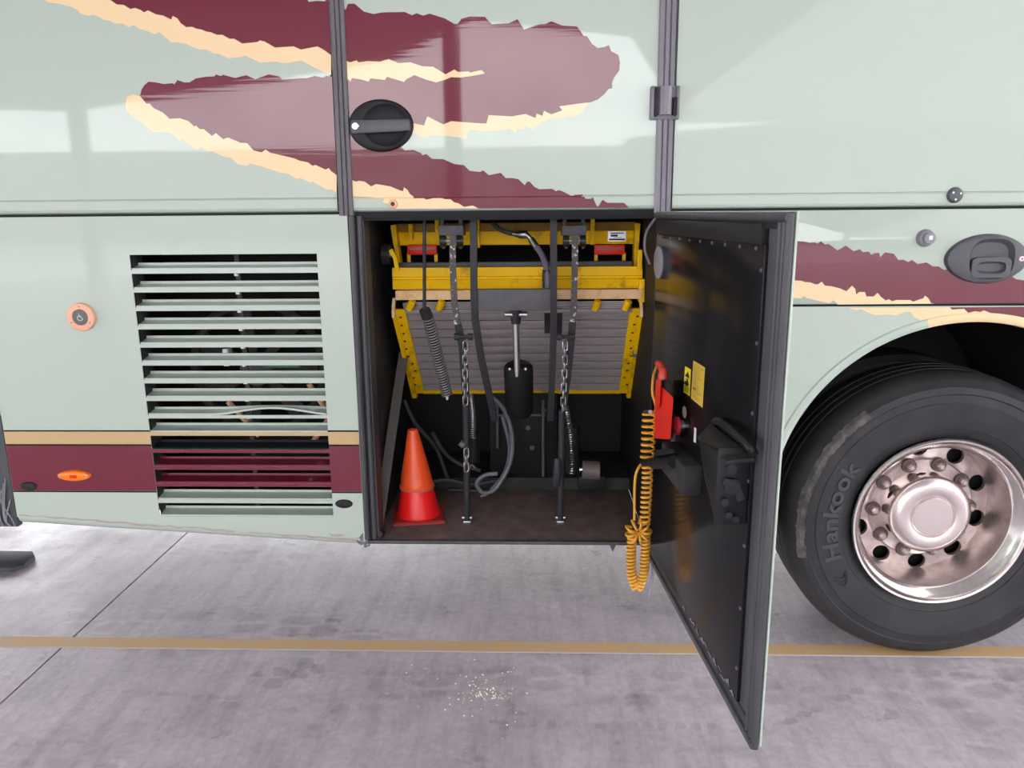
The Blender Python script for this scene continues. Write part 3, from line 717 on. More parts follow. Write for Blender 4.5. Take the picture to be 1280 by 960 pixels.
al = [(1187, 384.2), (1190, 387), (1205, 386), (1210, 391), (1219, 389), (1225, 390), (1230, 388), (1240, 392), (1256, 396), (1266, 399.5), (1275, 401.5)]
dec(ap, al + [(1340, 404), (1340, 383)], 'maroon')
topc = [A(x, y) for x, y in [(1061, 385), (1187, 384.2)] + al[1:]]
low = [A(x, y) for x, y in [(1070, 388), (1076, 386.5), (1085, 391), (1095, 394), (1110, 393), (1120, 394), (1132, 389.5), (1138, 390), (1142, 396), (1148, 399)]]
lipc = [archpt(t, AR+.028) for t in [1.97-.06*i for i in range(14)]]
lipc = [p for p in lipc if low[-1].x < p.x < topc[-1].x]
MB().flat([p+V((0, -.0007, 0)) for p in topc + lipc[::-1] + low[::-1]]).build('vinyl_graphic', 'cream', ap, smooth=False)

# wheel well
MB().lathe((AX, AZ), [(AR+.004, .02), (AR+.004, 1.0), (.05, 1.0)], 48, -.3, pi+.3).build('wheel_well', 'blackdk', bus)
MB().box(.43, .80, .03, .9, .46, .52).build('chassis_rail', 'blackdk', bus)

# ------------------------------------------------------------------ wheel
WX, WZ = 1.380, .515
def tyre(y0):
    prof = [(.283, .060), (.296, .030), (.315, .018), (.335, .012), (.337, .009), (.38, .0), (.425, -.003), (.428, -.0005), (.452, .002), (.456, -.002), (.478, .004), (.482, .010), (.497, .022), (.508, .036), (.510, .040), (.5175, .056), (.52, .085)]
    for g in (.105, .150, .195):
        prof += [(.521, g-.005), (.509, g-.003), (.509, g+.003), (.521, g+.005)]
    prof += [(.52, .225), (.515, .26), (.49, .285), (.43, .30), (.30, .29)]
    mb = MB().lathe((WX, WZ), [(r_, y0+y) for r_, y in prof], 128)
    for v in mb.bm.verts:
        if v.co.z < .002: v.co.z = .002
    return mb
wh = tyre(.035).build('wheel', 'tyre', bus, ang=25); wh['label'] = 'black tyre with deep polished alloy rim'
MB().lathe((WX, WZ), [(.30, .41), (.43, .40), (.49, .42), (.512, .45), (.512, .62), (.49, .66), (.30, .68)], 64).build('inner_tyre', 'tyre', wh)
# worn band and raised lettering on the sidewall
wr = MB(); random.seed(5)
N = 44; a0, a1 = rad(196), rad(126)
ins_, out_ = [], []
for k in range(N+1):
    a = a0+(a1-a0)*k/N
    ins_.append((a, .462+random.uniform(-.004, .004))); out_.append((a, .4885+random.uniform(-.003, .003)))
def tp(a, r, y): return V((WX+r*cos(a), y, WZ+r*sin(a)))
def ty(r): return .035 + (.004*(r-.456)/.022-.0 if r < .478 else .004+(r-.478)/.004*.006 if r < .482 else .010+(r-.482)/.015*.012)-.0022
rr = [(0, .5), (1, .5)]
loops = [[tp(a, ri+(ro-ri)*t, ty(ri+(ro-ri)*t)) for t in (0, .4, .62, .75, 1)] for (a, ri), (_, ro) in zip(ins_, out_)]
wr.loft(loops, False, False, False); wr.build('scuffed_band', 'scuffed', wh)
vs, fs = text_mesh('Hankook', .085, .002, .0022)
xw = max(v.x for v in vs)-min(v.x for v in vs)
b = MB(); put(b, vs, fs, lambda v: tp(rad(174)-v.x/xw*rad(56), .376+v.y*.9, .0335-v.z)); b.build('sidewall_lettering', mat('raised_rubber', (.055, .052, .057), .5), wh)
b = MB()
for k in range(3):
    b.tube([tp(rad(210)+rad(2*k)+rad(3)*sin(pi*t/6), .355+.045*t/6+.004*k, .034) for t in range(7)], .003, 5)
b.build('sidewall_emblem', 'tyre', wh)
# rim
rim = MB().lathe((WX, WZ), [(.288, .075), (.294, .052), (.3005, .046), (.3015, .040), (.2975, .034), (.290, .036), (.286, .046), (.277, .058), (.268, .063), (.2655, .068), (.258, .075), (.2565, .080)], 96).build('rim', 'alu', wh, ang=40)
MB().lathe((WX, WZ), [(.2565, .080), (.254, .10), (.252, .14), (.2515, .17), (.2500, .195), (.246, .209)], 96).build('rim_barrel', 'aludull', wh, ang=40)
ring = MB(); NS = 24
for s_ in range(10):
    ac = rad(-13.0+36*s_); r0, r1, hr, rc_ = .182, .2495, .0305, .2190
    dlt = rad(18)
    per, hol = [], []
    for k in range(NS):
        t = 2*pi*k/NS; ct, st = cos(t), sin(t)
        m_ = max(abs(ct), abs(st)); sq, tq = ct/m_, st/m_
        rr_ = rc_ + (r1-rc_)*sq if sq > 0 else rc_ + (rc_-r0)*sq
        aa = ac+dlt*tq
        yy = .200+(rr_-r0)/(r1-r0)*.010
        per.append(V((WX+rr_*cos(aa), yy, WZ+rr_*sin(aa))))
        hx, hz = hr*.95*ct, hr*1.05*st
        px_ = V((WX+rc_*cos(ac), .206, WZ+rc_*sin(ac))); er = V((cos(ac), 0, sin(ac))); et = V((-sin(ac), 0, cos(ac)))
        hol.append(px_+er*hx+et*hz)
    ring.loft([per, hol, [p+V((0, .016, 0)) for p in hol]], False, False)
ring.build('disc_ring', 'aludull', wh, ang=30)
MB().lathe((WX, WZ), [(.182, .200), (.186, .193), (.180, .185), (.175, .187), (.13, .189)], 64).build('hub_flange', 'aludull', wh)
MB().lathe((WX, WZ), [(.001, .265), (.262, .265)], 48).build('brake_drum', 'blackdk', wh)
for s_ in range(10):
    a = rad(2+36*s_); cx_, cz_ = WX+.168*cos(a), WZ+.168*sin(a)
    lg = MB().lathe((cx_, cz_), [(.0005, .155), (.008, .155), (.0145, .161), (.0145, .179)], 6).build('lug_nut', 'aludull', wh, ang=20)
    MB().lathe((cx_, cz_), [(.013, .1795), (.0255, .1785), (.0265, .189)], 20).build('nut_recess_shade', mat('dark_recess', (.16, .12, .115), .5, metal=.6) if s_ == 0 else bpy.data.materials['dark_recess'], wh)  # dark ring paints the shaded recess round the nut
hcap = MB().lathe((WX, WZ), [(.0005, .0925), (.068, .0925), (.0715, .0955), (.0735, .1005), (.0765, .1005), (.079, .095), (.082, .0935), (.112, .0935), (.117, .0945), (.134, .106), (.1395, .112), (.141, .118), (.1405, .128), (.136, .132), (.139, .17), (.139, .192)], 80).build('hub_cap', 'alucap', wh, ang=35)
for a in (100, 155, 210, 45):
    a = rad(a)
    MB().loft([[V((WX+(.1400)*cos(a+d_), y, WZ+.1400*sin(a+d_))) for d_, y in ((-.11, .157), (0, .151), (.11, .157), (.11, .162), (0, .168), (-.11, .162))],
               [V((WX+(.1372)*cos(a+d_), y, WZ+.1372*sin(a+d_))) for d_, y in ((-.11, .157), (0, .151), (.11, .157), (.11, .162), (0, .168), (-.11, .162))]]).build('cap_slot', 'line', wh)

# ------------------------------------------------------------------ body that stands behind the panels
MB().box(-.60, .84, .92, 2.45, .46, .50).build('underbody', 'blackdk', bus)
MB().box(2.02, 3.4, .03, 2.45, .46, .50).build('underbody', 'blackdk', bus)
MB().box(.84, 2.02, 1.0, 2.45, .60, .64).build('underbody', 'blackdk', bus)
MB().box(-3.2, -.64, .45, 2.45, .88, .92).build('underbody', 'blackdk', bus)  # unseen underside, raised here so light gets through below the coach
MB().box(-3.2, 3.4, 2.45, 2.5, .60, 2.95).build('far_side_wall', 'green', bus)
MB().box(-3.2, 3.4, .0, 2.5, 2.95, 3.0).build('roof', 'green', bus)
MB().box(-3.2, 3.4, .06, 2.45, 1.60, 1.66).build('cabin_floor', 'blackdk', bus)
MB().box(3.38, 3.42, .03, 2.45, .5, 2.95).build('end_wall', 'green', bus)

# ================================================================== WHEELCHAIR LIFT
lf = thing('wheelchair_lift', 'yellow and grey folded wheelchair lift stowed upright inside the open side bay', 'wheelchair lift', (-.1, .3, BZ))
def hb(x0, x1, y0, y1, Y, dep, name, m, bevel=.002):
    a = A(x0, (y0+y1)/2, Y).x; b = A(x1, (y0+y1)/2, Y).x; z0 = A((x0+x1)/2, y1, Y).z; z1 = A((x0+x1)/2, y0, Y).z
    return MB().box(a, b, Y, Y+dep, z0, z1, bevel).build(name, m, lf)
# upper carrier beam with end cheeks
bm_ = hb(493, 795, 289, 306, .36, .09, 'carrier_beam', 'yellow')
hb(493, 795, 278.5, 289, .37, .08, 'beam_cap', mat('dull_yellow', (.36, .20, .02), .6, noise=(12, (.20, .12, .02), .4, .7)))
for a, b in (((493, 281), (501, 334)), ((796, 279), (793, 334))):
    MB().bar([A(a[0], a[1], .345), A((a[0]*.7+b[0]*.3), (a[1]+b[1])/2-6, .34), A(b[0], b[1], .32)], [.020, .016, .012], .05).build('end_cheek', 'yellow', lf)
for x, y0, y1 in ((546, 270, 302), (597, 268, 310), (690, 268, 310), (741, 266, 306), (513, 280, 300)):
    hb(x-2.5, x+2.5, y0, y1, .335, .06, 'gusset', 'yellow', .001)
for x0, x1 in ((509, 546), (743, 781)):
    r_ = hb(x0, x1, 306, 318.5, .33, .02, 'reflector', 'red', .003)
    MB().box(A(x0+3, 309, .33).x, A(x1-3, 309, .33).x, .3285, .333, A(x0, 312, .33).z, A(x0, 309.5, .33).z).build('reflector_core', mat('deep_red', (.22, .02, .015), .3) if x0 == 509 else bpy.data.materials['deep_red'], r_)
    for x in (x0+2, x1-1): hb(x-2, x+2, 316, 332, .34, .01, 'reflector_leg', 'yellow', 0)
dp = hb(760, 782.5, 289, 301.5, .352, .004, 'data_plate', 'steel', 0)
b = MB()
p0, p1 = A(761, 290, .3515), A(781.5, 300.5, .3515)
for t0, t1, s0, s1 in ((.08, .2, .1, .9), (.3, .55, .12, .55), (.62, .68, .3, .8), (.78, .98, .02, .98)):
    b.flat([V((p0.x+(p1.x-p0.x)*s, .3512, p0.z+(p1.z-p0.z)*t)) for s, t in ((s0, t0), (s1, t0), (s1, t1), (s0, t1))])
b.build('plate_print', 'line', dp, smooth=False)
# grey upper strip, ribbed yellow beam, cream beam
hb(497, 790, 327.5, 334.5, .27, .03, 'grey_strip', 'greyp', .002)
yb = MB()
prof = [(.245, 333.5), (.238, 334), (.236, 345), (.242, 346.2), (.242, 348), (.236, 349.5), (.228, 358), (.230, 361), (.27, 361), (.27, 333.5)]
yb.loft([[V((A(x, 347, y).x, y, A(640, py, y).z)) for y, py in prof] for x in (490.5, 803)])
yb.build('ribbed_beam', 'yellow', lf, ang=15)
hb(494, 803, 362.5, 374.5, .205, .04, 'cream_beam', 'beige', .003)
hb(799, 806, 349, 378, .21, .05, 'beam_end_plate', 'yellow', .002)
hb(797, 803, 312, 338, .23, .012, 'beam_lug', 'yellow', .003)
MB().bar([A(488, 312, .23), A(494, 322, .23), A(497, 338, .23)], .014, .012).build('beam_lug', 'yellow', lf)
p = A(482, 318, .24); MB().tube([p-V((.010, 0, 0)), p+V((.016, 0, 0))], .036, 24).build('guide_roller', 'black', lf)
MB().tube([p-V((.013, 0, 0)), p+V((.030, 0, 0))], .012, 12).build('roller_pin', 'steel', lf)
# platform: planks that lean away towards the floor
PT, PB = .245, .56
xl0, xr0, xl1, xr1 = A(503, 384, PT).x, A(790, 384, PT).x, A(529, 489, PB).x, A(775, 489, PB).x
zT, zBt = A(645, 378, PT).z, A(645, 489, PB).z
NP = 11
def pf(t, s, off=0):
    x = (xl0+(xl1-xl0)*t) + ((xr0+(xr1-xr0)*t)-(xl0+(xl1-xl0)*t))*s
    return V((x, PT+(PB-PT)*t+off, zT+(zBt-zT)*t))
for i in range(NP):
    t0, t1 = (i+.025)/NP, (i+.975)/NP
    o_ = .0015*(i % 2)
    MB().quadbox([pf(t1, 0, o_), pf(t1, 1, o_), pf(t1, 1, .025), pf(t1, 0, .025), pf(t0, 0, o_), pf(t0, 1, o_), pf(t0, 1, .025), pf(t0, 0, .025)], .0015).build('plank', 'slat', lf)
MB().quadbox([pf(1, 0, .02), pf(1, 1, .02), pf(1, 1, .03), pf(1, 0, .03), pf(0, 0, .02), pf(0, 1, .02), pf(0, 1, .03), pf(0, 0, .03)]).build('platform_back', 'dusty', lf)
for i in range(4):
    y = 377+i*2.4
    hb(508, 786, y, y+1.3, .225+.004*i, .004, 'roll_stop_rib', 'slat', 0)
hb(506, 790, 386.5, 391.5, .232, .012, 'top_bar', mat('grey_bar', (.30, .26, .27), .45), .002)
for x in (512, 549, 744, 782):
    MB().cyl(A(x+4, 376, .21), A(x-1, 387, .22), .013, n=12).build('rubber_stop', 'yellow', lf)
for s0, s1, x_ in ((-.046, .006, -1), (.994, 1.046, 1)):
    MB().quadbox([pf(1.02, s0, -.012), pf(1.02, s1, -.012), pf(1.02, s1, .02), pf(1.02, s0, .02), pf(.06, s0, -.012), pf(.06, s1, -.012), pf(.06, s1, .02), pf(.06, s0, .02)], .002).build('side_rail', 'yellow', lf)
    so = s0 if x_ < 0 else s1
    MB().quadbox([pf(1.07, so-.012, -.03), pf(1.07, so+.012, -.03), pf(1.07, so+.012, .01), pf(1.07, so-.012, .01), pf(.08, so-.008, -.02), pf(.08, so+.008, -.02), pf(.08, so+.008, .01), pf(.08, so-.008, .01)], .001).build('rail_edge', 'yellow', lf)
    b = MB()
    for k in range(10):
        p = pf(.14+k*.085, (s0+s1)/2+random.uniform(-.01, .01), -.0135); b.box(p.x-.004, p.x+.004, p.y-.004, p.y+.003, p.z-.0025, p.z+.0025)
    b.build('rail_slot', 'line', lf)
    p = pf(.03, s0 if x_ < 0 else s1, -.01)
    MB().bar([p+V((-.010*x_, 0, .03)), p+V((-.006*x_, 0, .0)), p+V((-.004*x_, 0, -.04))], .010, .02).build('hinge_arm', 'beige', lf)
MB().quadbox([pf(1.03, 0, -.006), pf(1.03, 1, -.006), pf(1.03, 1, .02), pf(1.03, 0, .02), pf(.99, 0, -.006), pf(.99, 1, -.006), pf(.99, 1, .02), pf(.99, 0, .02)], .001).build('front_edge', 'yellow', lf)
for x, y in ((799, 413), (796, 440)):
    p = A(x, y, .40); MB().box(p.x-.016, p.x+.016, .39, .42, p.z-.02, p.z+.02, .003).build('side_catch', 'greyp', lf)
MB().quadbox([A(x, y, .20) for x, y in ()] or [pf(.32, .62, -.002), pf(.32, .70, -.002), pf(.32, .70, .0), pf(.32, .62, .0), pf(.06, .62, -.002), pf(.06, .70, -.002), pf(.06, .70, 0), pf(.06, .62, 0)]).build('grip_pad', 'dusty', lf)

# brackets and arms
for x in (564.5, 718):
    bk = hb(x-16, x+15, 281.5, 295, .13, .09, 'arm_bracket', 'greyp', .003)
    for d_ in (-12, 11): hb(x+d_-2.5, x+d_+2.5, 270, 283, .15, .04, 'bracket_ear', 'greyp', .002)
    for d_ in (-10.5, 10.5):
        p = A(x+d_, 301, .14); MB().tube([p-V((.010, 0, 0)), p+V((.010, 0, 0))], .021, 18).build('pivot_roller', 'black', lf)
        hb(x+d_-1.5, x+d_+2, 296, 311, .135, .01, 'pivot_cheek', 'greyp', .001)
    p = A(x-14, 301, .125); q = A(x+14, 301, .125); MB().cyl(p, q, .006, n=10).build('pivot_pin', 'steel', lf)
w9 = 9*sc(.12)
for pts in ([(566, 294, .115), (566, 330, .115), (568, 380, .12), (571, 400, .125), (572.5, 407, .127)], [(719, 294, .115), (718.5, 330, .115), (717.5, 380, .12), (716.5, 400, .125), (716, 404, .126)]):
    MB().bar([A(*q) for q in pts], w9*.85, .014).build('worn_arm', 'worn', lf)
MB().bar([A(572.2, 405, .126), A(578, 432, .14), A(581, 470, .17), A(583, 508, .19)], [w9*.95, w9*1.1, w9*1.1, w9*.8], .016).build('stay_bar', 'arm', lf)
MB().bar([A(716, 402, .126), A(713, 432, .14), A(709, 470, .17), A(705, 508, .19)], [w9*.95, w9*1.1, w9*1.1, w9*.8], .016).build('stay_bar', 'arm', lf)
MB().bar([A(592, 270, .10), A(592.5, 370, .10), A(594, 400, .115), A(602, 450, .16), A(613, 500, .22), A(618, 525, .26)], w9*.92, .03).build('lift_arm', 'arm', lf)
MB().bar([A(692, 270, .10), A(692, 370, .10), A(692, 400, .115), A(691, 450, .16), A(689, 500, .22), A(688, 525, .26)], w9*.92, .03).build('lift_arm', 'arm', lf)
hb(596.5, 690, 361.5, 388.5, .095, .03, 'cross_plate', 'greyp', .003)
# cylinder
cl = MB().tube([A(648, 458, .19), A(648, 461, .19), A(649, 500, .27), A(650, 512, .30)], [.046, .052, .052, .050], 28).build('lift_cylinder', 'blackdk', lf)
for x in (637, 657): p = A(x, 461, .143); MB().lathe((p.x, p.z), [(.0004, .135), (.004, .136), (.004, .145)], 8).build('cylinder_bolt', 'white', cl)
MB().cyl(A(644.5, 392, .135), A(646.5, 470, .155), .011, n=20).build('piston_rod', 'steel', cl)
MB().cyl(A(644.5, 386, .13), A(645, 404, .137), .022, .016, n=16).build('rod_eye', 'arm', cl)
MB().cyl(A(631, 393, .125), A(659, 393, .125), .009, n=12).build('rod_pin', 'steel', cl)
# rod and springs
MB().cyl(A(530.5, 276, .10), A(530.5, 392, .11), 4.3*sc(.1)/2*1.05, n=12).build('spring_rod', 'arm', lf)
sp0, sp1 = A(534.5, 394, .12), A(559, 494, .24)
MB().tube([sp0-V((0, .0, .0)), sp0+(sp1-sp0)*.03, sp0+(sp1-sp0)*.97, sp1], [.017, .014, .012, .008], 12).build('spring_core', 'blackdk', lf)
MB().tube(helix([sp0.lerp(sp1, i/12) for i in range(13)], .0185, 32, 12), .0026, 6).build('coil_spring', mat('spring_steel', (.30, .30, .31), .35, metal=.5), lf)
MB().cyl(A(531, 388, .10), A(534, 396, .115), .020, n=14).build('spring_eye', 'arm', lf)
p = A(559, 498, .235); MB().tube([p+V((0, 0, .008)), p, p-V((0, 0, .006))], [.004, .005, .002], 8).build('spring_tip', 'white', lf)
for pts, Rr, tn in ((((588, 492, .17), (591, 520, .19), (591, 548, .2)), .0085, 22), (((707, 508, .15), (713, 545, .17), (714.5, 580, .18), (714, 593, .18)), .0085, 30)):
    pp = [A(*q) for q in pts]
    MB().tube(helix(spline(pp, 6), Rr, tn, 10), .0020, 5).build('return_spring', 'steel', lf)
p = A(714.5, 560, .215); MB().tube([p+V((0, 0, .085)), p-V((0, 0, .09))], .030, 14).build('spring_shroud', 'blackdk', lf)
p = A(591, 560, .23); MB().tube([p+V((0, 0, .06)), p-V((0, 0, .05))], .026, 14).build('spring_shroud', 'blackdk', lf)
# chains, every link on its own
link_me = {}
def chain(pts, n, s=1):
    pp = [A(*q) for q in pts]; ch = spline(pp, 12)
    L = [0]
    for a, b in zip(ch, ch[1:]): L.append(L[-1]+(b-a).length)
    pitch = L[-1]/n; j = 0
    for k in range(n):
        d_ = pitch*(k+.5)
        while j < len(L)-2 and L[j+1] < d_: j += 1
        c_ = ch[j].lerp(ch[j+1], (d_-L[j])/(L[j+1]-L[j])); t = (ch[j]-ch[j+1]).normalized()
        sd = V((1, 0, 0)) if k % 2 == 0 else V((0, 1, 0)); sd = (sd+V((.35, .3, 0))).normalized()
        hl, hw, wr_ = pitch*.42, .0078*s, .0026*s
        loop = []
        for i in range(20):
            a = 2*pi*i/20
            e = t*(hl if sin(a) > 0 else -hl)
            loop.append(c_+e+t*sin(a)*hw+sd*cos(a)*hw)
        MB().tube(loop, wr_, 6, closed=True).build('chain_link', 'steel', lf)
chain([(582, 428, .125), (581.5, 460, .13), (582, 505, .135)], 9)
chain([(706.5, 428, .125), (706, 460, .13), (703.5, 514, .135)], 10)
chain([(583, 562, .135), (583, 588, .135)], 3)
for x, s_ in ((580, 1), (708, -1)):
    MB().cyl(A(x-11, 421, .12), A(x+11, 421, .12), .007, n=10).build('chain_pin', 'arm', lf)
    for d_ in (-9, 8): MB().cyl(A(x+d_-3, 421, .118), A(x+d_+3, 421, .118), .012, n=10).build('pin_nut', 'arm', lf)
# floor posts
for x0, x1, y0, kx in ((582.5, 584, 503, 0), (702.5, 700.5, 513, 1)):
    top = A(x0, y0, .15); bot = G(x1, 654, BZ)
    mid = top.lerp(bot, .55)
    po = MB().tube([top, mid, bot+V((0, 0, .002))], [.0125, .0125, .0105], 14).build('floor_post', 'arm', lf)
    MB().box(bot.x-.014, bot.x+.014, bot.y-.012, bot.y+.012, BZ, BZ+.012, .002).build('post_foot', 'steel', po)
    MB().tube([bot+V((-.018, 0, .022)), bot+V((.018, 0, .022))], .005, 8).build('post_bolt', 'steel', po)
    if kx:
        MB().tube([A(697, 573, .15), A(697, 590, .14), A(695, 607, .15)], [.012, .017, .011], 12).build('post_sleeve', 'arm', po)
    else:
        MB().tube([A(575, 553, .14), A(580, 557, .14)], .012, 12).build('post_knob', 'greyp', po)
        MB().tube(spline([A(586, 585, .14), A(590, 581, .14), A(594, 585, .14)], 5), .004, 6).build('post_hook', 'greyp', po)
# hydraulic hose with its coupling
MB().tube(spline([A(x, y, Y) for x, y, Y in ((616, 279, .30), (625, 287, .29), (640, 292, .28), (652, 293, .27))], 8), .0075, 10).build('hose', 'rubber', lf)
MB().tube([A(641, 292, .272), A(647, 293, .268), A(650, 293, .266), A(657, 293, .262), (A(660, 295, .26)), A(664, 299, .255)], [.008, .009, .014, .014, .008, .007], 12).build('hose_coupling', 'steel', lf)
MB().tube([A(664, 299, .255), A(672, 311, .24)], .012, 12).build('hose_ferrule', 'steel', lf)
MB().tube(spline([A(x, y, Y) for x, y, Y in ((671, 309, .24), (679, 322, .21), (684, 340, .17), (685, 362, .15))], 8), .011, 10).build('hose', 'rubberl', lf)
hb(678, 690, 338, 360, .16, .05, 'hose_block', 'black', .003)

# ================================================================== CONES
cc = G(524, 644, BZ); cc.z = BZ
rc1 = thing('traffic_cone', 'red cone with square dirty base, lower of the two nested cones', 'traffic cone', (cc.x, cc.y, BZ))
ang = rad(9); hs = .094
def sq(z, h, k=0): return [V((cc.x+h*(cos(ang)*sx-sin(ang)*sy_)+.0*k, cc.y+h*(sin(ang)*sx+cos(ang)*sy_), BZ+z)) for sx, sy_ in ((-1, -1), (1, -1), (1, 1), (-1, 1))]
MB().loft([sq(.0, hs), sq(.006, hs), sq(.011, hs*.93)]).build('base', 'cone_b', rc1)
sh = (-.035, 0)
MB().lathez((cc.x, cc.y, BZ), [(.085, .009), (.080, .016), (.0765, .03), (.0575, .13), (.055, .135)], 40, sh).build('cone_body', 'cone_r', rc1)
oc = thing('traffic_cone', 'orange cone pulled down over the top of the red cone', 'traffic cone', (cc.x, cc.y, BZ+.1))
MB().lathez((cc.x, cc.y, BZ), [(.0625, .115), (.0650, .116), (.0650, .121), (.0605, .128), (.056, .16), (.020, .330), (.0185, .336), (.012, .338), (.0115, .330)], 40, sh).build('cone_body', 'cone_o', oc)
MB().lathez((cc.x, cc.y, BZ), [(.0647, .1135), (.0657, .114), (.0657, .1185), (.064, .1185)], 40, sh).build('rim', mat('dirty_rim', (.42, .16, .12), .6), oc)

# ================================================================== HAND CONTROL with coiled cable
hcx = thing('hand_control', 'red hand control box with a yellow coiled cable hung on the open black door', 'control', tuple(dpx(826, 520, .03)))
b = MB()
b.quadbox([dpx(x, y, o_) for o_, q in ((.058, 0), (.02, 1)) for x, y in ((818, 548), (838, 550), (842, 497), (820, 476))], .005)
hbx = b.build('housing', 'ctl', hcx)
b = MB(); b.quadbox([dpx(x, y, o_) for o_ in (.066, .03) for x, y in ((818.5, 512), (824.5, 509), (826.5, 474), (820, 474))], .003); b.build('grip_edge', 'ctl', hcx)
b = MB(); b.quadbox([dpx(x, y, o_) for o_ in (.055, .016) for x, y in ((826, 506), (838, 503), (841, 476), (828, 474))], .004); b.build('thumb_panel', 'black', hcx)
g0, g1, g2 = dpx(829, 475, .05), dpx(829, 464, .05), dpx(826, 456, .05)
MB().tube([g0, g1.lerp(g0, .4), g1, g2, dpx(822, 454, .055)], [.015, .015, .012, .011, .009], 14).build('cable_gland', mat('red_gland', (.55, .05, .03), .4), hcx)
CY = -.16
Ac = lambda x, y, dy=0: A(x, y, CY+dy)
wire = .0042
MB().tube(spline([dpx(822, 455, .055), Ac(817, 470), Ac(815.5, 490), Ac(820, 508), Ac(818, 515), Ac(812, 514)], 8), wire, 8).build('cable', 'coil', hcx)
MB().tube(helix([Ac(812, 514), Ac(811, 540), Ac(809, 575)], .0195, 8, 18), wire, 7).build('coiled_cable', 'coil', hcx)
MB().tube(helix([Ac(809, 575), Ac(809, 600), Ac(806, 655)], .0145, 13, 18), wire, 7).build('coiled_cable', 'coil', hcx)
MB().tube(spline([dpx(816, 579, .075), Ac(806, 577), Ac(797, 587), Ac(793.5, 605), Ac(793, 650)], 8), wire, 8).build('cable', 'coil', hcx)
MB().tube([dpx(819, 578, .073), dpx(812, 578, .078), Ac(803, 578)], [.015, .013, .008], 12).build('cable_plug', 'black', hcx)
MB().tube(helix(spline([Ac(791, 662), Ac(789, 690), Ac(789.5, 718), Ac(796, 735), Ac(803, 722), Ac(806.5, 695), Ac(807, 662)], 8), .0125, 34, 14), wire, 7).build('coiled_cable', 'coil', hcx)
b = MB()
for k in range(9):
    a = 2*pi*k/9
    p = Ac(798, 664); e = V((cos(a), 0, sin(a)*.95)); q = V((-sin(a), 0, cos(a)))
    b.tube(spline([p+e*.006, p+e*.02+V((0, -.02, 0)), p+e*.036+V((0, -.014, 0)), p+e*.040+V((0, .01, 0)), p+e*.02+V((0, .016, 0))], 5), wire, 7)
b.build('cable_knot', 'coil', hcx)
MB().cyl(dpx(806, 515, .06), dpx(813, 515, .06), .006, n=10).build('hook', 'steel', hcx)

# ================================================================== LOOSE THINGS
gp = G(34, 708)
MB().loft([[V((gp.x-.9, y, z)) for y, z in ((gp.y-.08, .002), (gp.y-.08, .024), (gp.y-.02, .036), (gp.y+.10, .036), (gp.y+.10, .002))],
           [V((gp.x-.03, y, z)) for y, z in ((gp.y-.06, .002), (gp.y-.06, .022), (gp.y-.01, .033), (gp.y+.09, .033), (gp.y+.09, .002))],
           [V((gp.x, y, z)) for y, z in ((gp.y-.02, .002), (gp.y-.02, .014), (gp.y+.0, .022), (gp.y+.06, .022), (gp.y+.06, .002))]]).build('rubber_ramp', 'rubber')
tag(bpy.data.objects['rubber_ramp'], 'low dark slab with a rounded end lying on the concrete at the left edge', 'ramp')
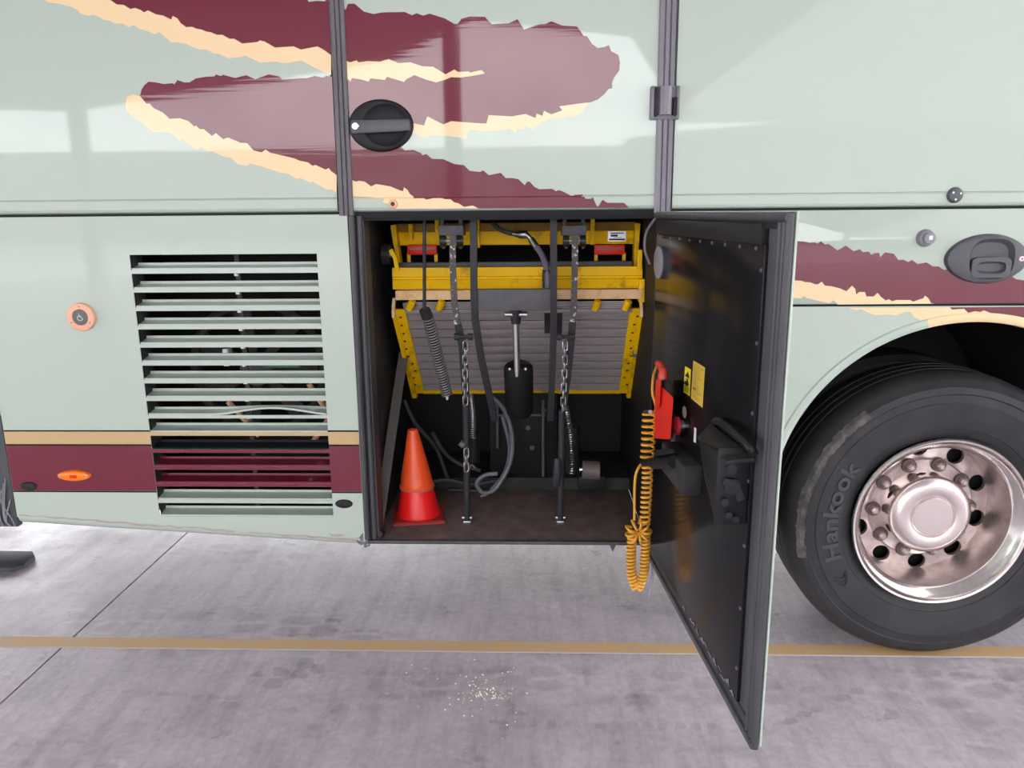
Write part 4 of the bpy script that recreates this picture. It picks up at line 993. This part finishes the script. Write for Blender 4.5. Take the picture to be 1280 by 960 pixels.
# old tyre prints on the concrete: thin dark film
def film(name, al):
    m = bpy.data.materials.new(name); m.use_nodes = True; n = m.node_tree; n.nodes.clear()
    a = n.nodes.new('ShaderNodeBsdfTransparent'); b = n.nodes.new('ShaderNodeBsdfDiffuse'); b.inputs[0].default_value = (.07, .06, .065, 1)
    x = n.nodes.new('ShaderNodeMixShader'); x.inputs[0].default_value = al; o = n.nodes.new('ShaderNodeOutputMaterial')
    n.links.new(a.outputs[0], x.inputs[1]); n.links.new(b.outputs[0], x.inputs[2]); n.links.new(x.outputs[0], o.inputs[0]); return m
fA, fB = film('faint_rubber_film', .09), film('rubber_film', .12)
random.seed(31)
def print_row(x0, y0, x1, y1, n, w, h, m):
    for i in range(n):
        t = (i+.5)/n
        if random.random() < .15: continue
        cx_, cy_ = x0+(x1-x0)*t, y0+(y1-y0)*t+random.uniform(-1.5, 1.5)
        q = [(-.5, .2), (-.36, .5), (.38, .42), (.5, .1), (.34, -.45), (-.3, -.5)]
        MB().flat([G(cx_+a*w*random.uniform(.75, 1.15), cy_+b*h*random.uniform(.75, 1.15), .0006) for a, b in q]).build('tyre_print', m, floor, smooth=False)
print_row(325, 790, 475, 788, 9, 13, 5, fB)
print_row(450, 842, 640, 838, 11, 15, 7, fA)
print_row(470, 870, 580, 868, 6, 16, 7, fA)
print_row(640, 905, 980, 908, 17, 15, 10, fA)
print_row(980, 905, 1080, 860, 6, 22, 9, fB)
print_row(1090, 835, 1270, 850, 8, 18, 7, fA)
print_row(150, 865, 300, 872, 7, 20, 6, fA)
print_row(10, 930, 110, 926, 6, 14, 6, fA)
for x, y, w_, h_ in ((350, 838, 24, 14), (383, 830, 26, 14), (374, 844, 22, 13), (342, 855, 26, 14), (398, 836, 20, 12), (322, 844, 18, 9), (285, 882, 30, 9), (232, 917, 16, 6), (418, 888, 14, 8), (1115, 895, 24, 14), (1010, 862, 20, 8), (655, 893, 14, 5), (790, 870, 20, 7)):
    print_row(x-w_/2, y, x+w_/2, y, 1, w_, h_, fB)
random.seed(21)
cb_ = MB()
for i in range(150):
    if i < 90: x, y = random.gauss(608, 14), random.gauss(868, 4)
    else: x, y = random.gauss(585, 40), random.gauss(868, 22)
    p = G(x, y); s_ = random.uniform(.0010, .0030)
    v = [p+V((s_*cos(t)*random.uniform(.7, 1.3), s_*sin(t)*random.uniform(.7, 1.3), .0005)) for t in (0, 1.57, 3.14, 4.71)]
    tpv = p+V((0, 0, s_*1.5))
    q = [cb_.bm.verts.new(t) for t in v+[tpv]]
    for k in range(4): cb_.bm.faces.new((q[k], q[(k+1) % 4], q[4]))
    cb_.bm.faces.new((q[3], q[2], q[1], q[0]))
tag(cb_.build('crumbs', 'crumb', None, smooth=False), 'pale crumbs scattered on the grey concrete in front of the bay', 'crumbs', kind='stuff')
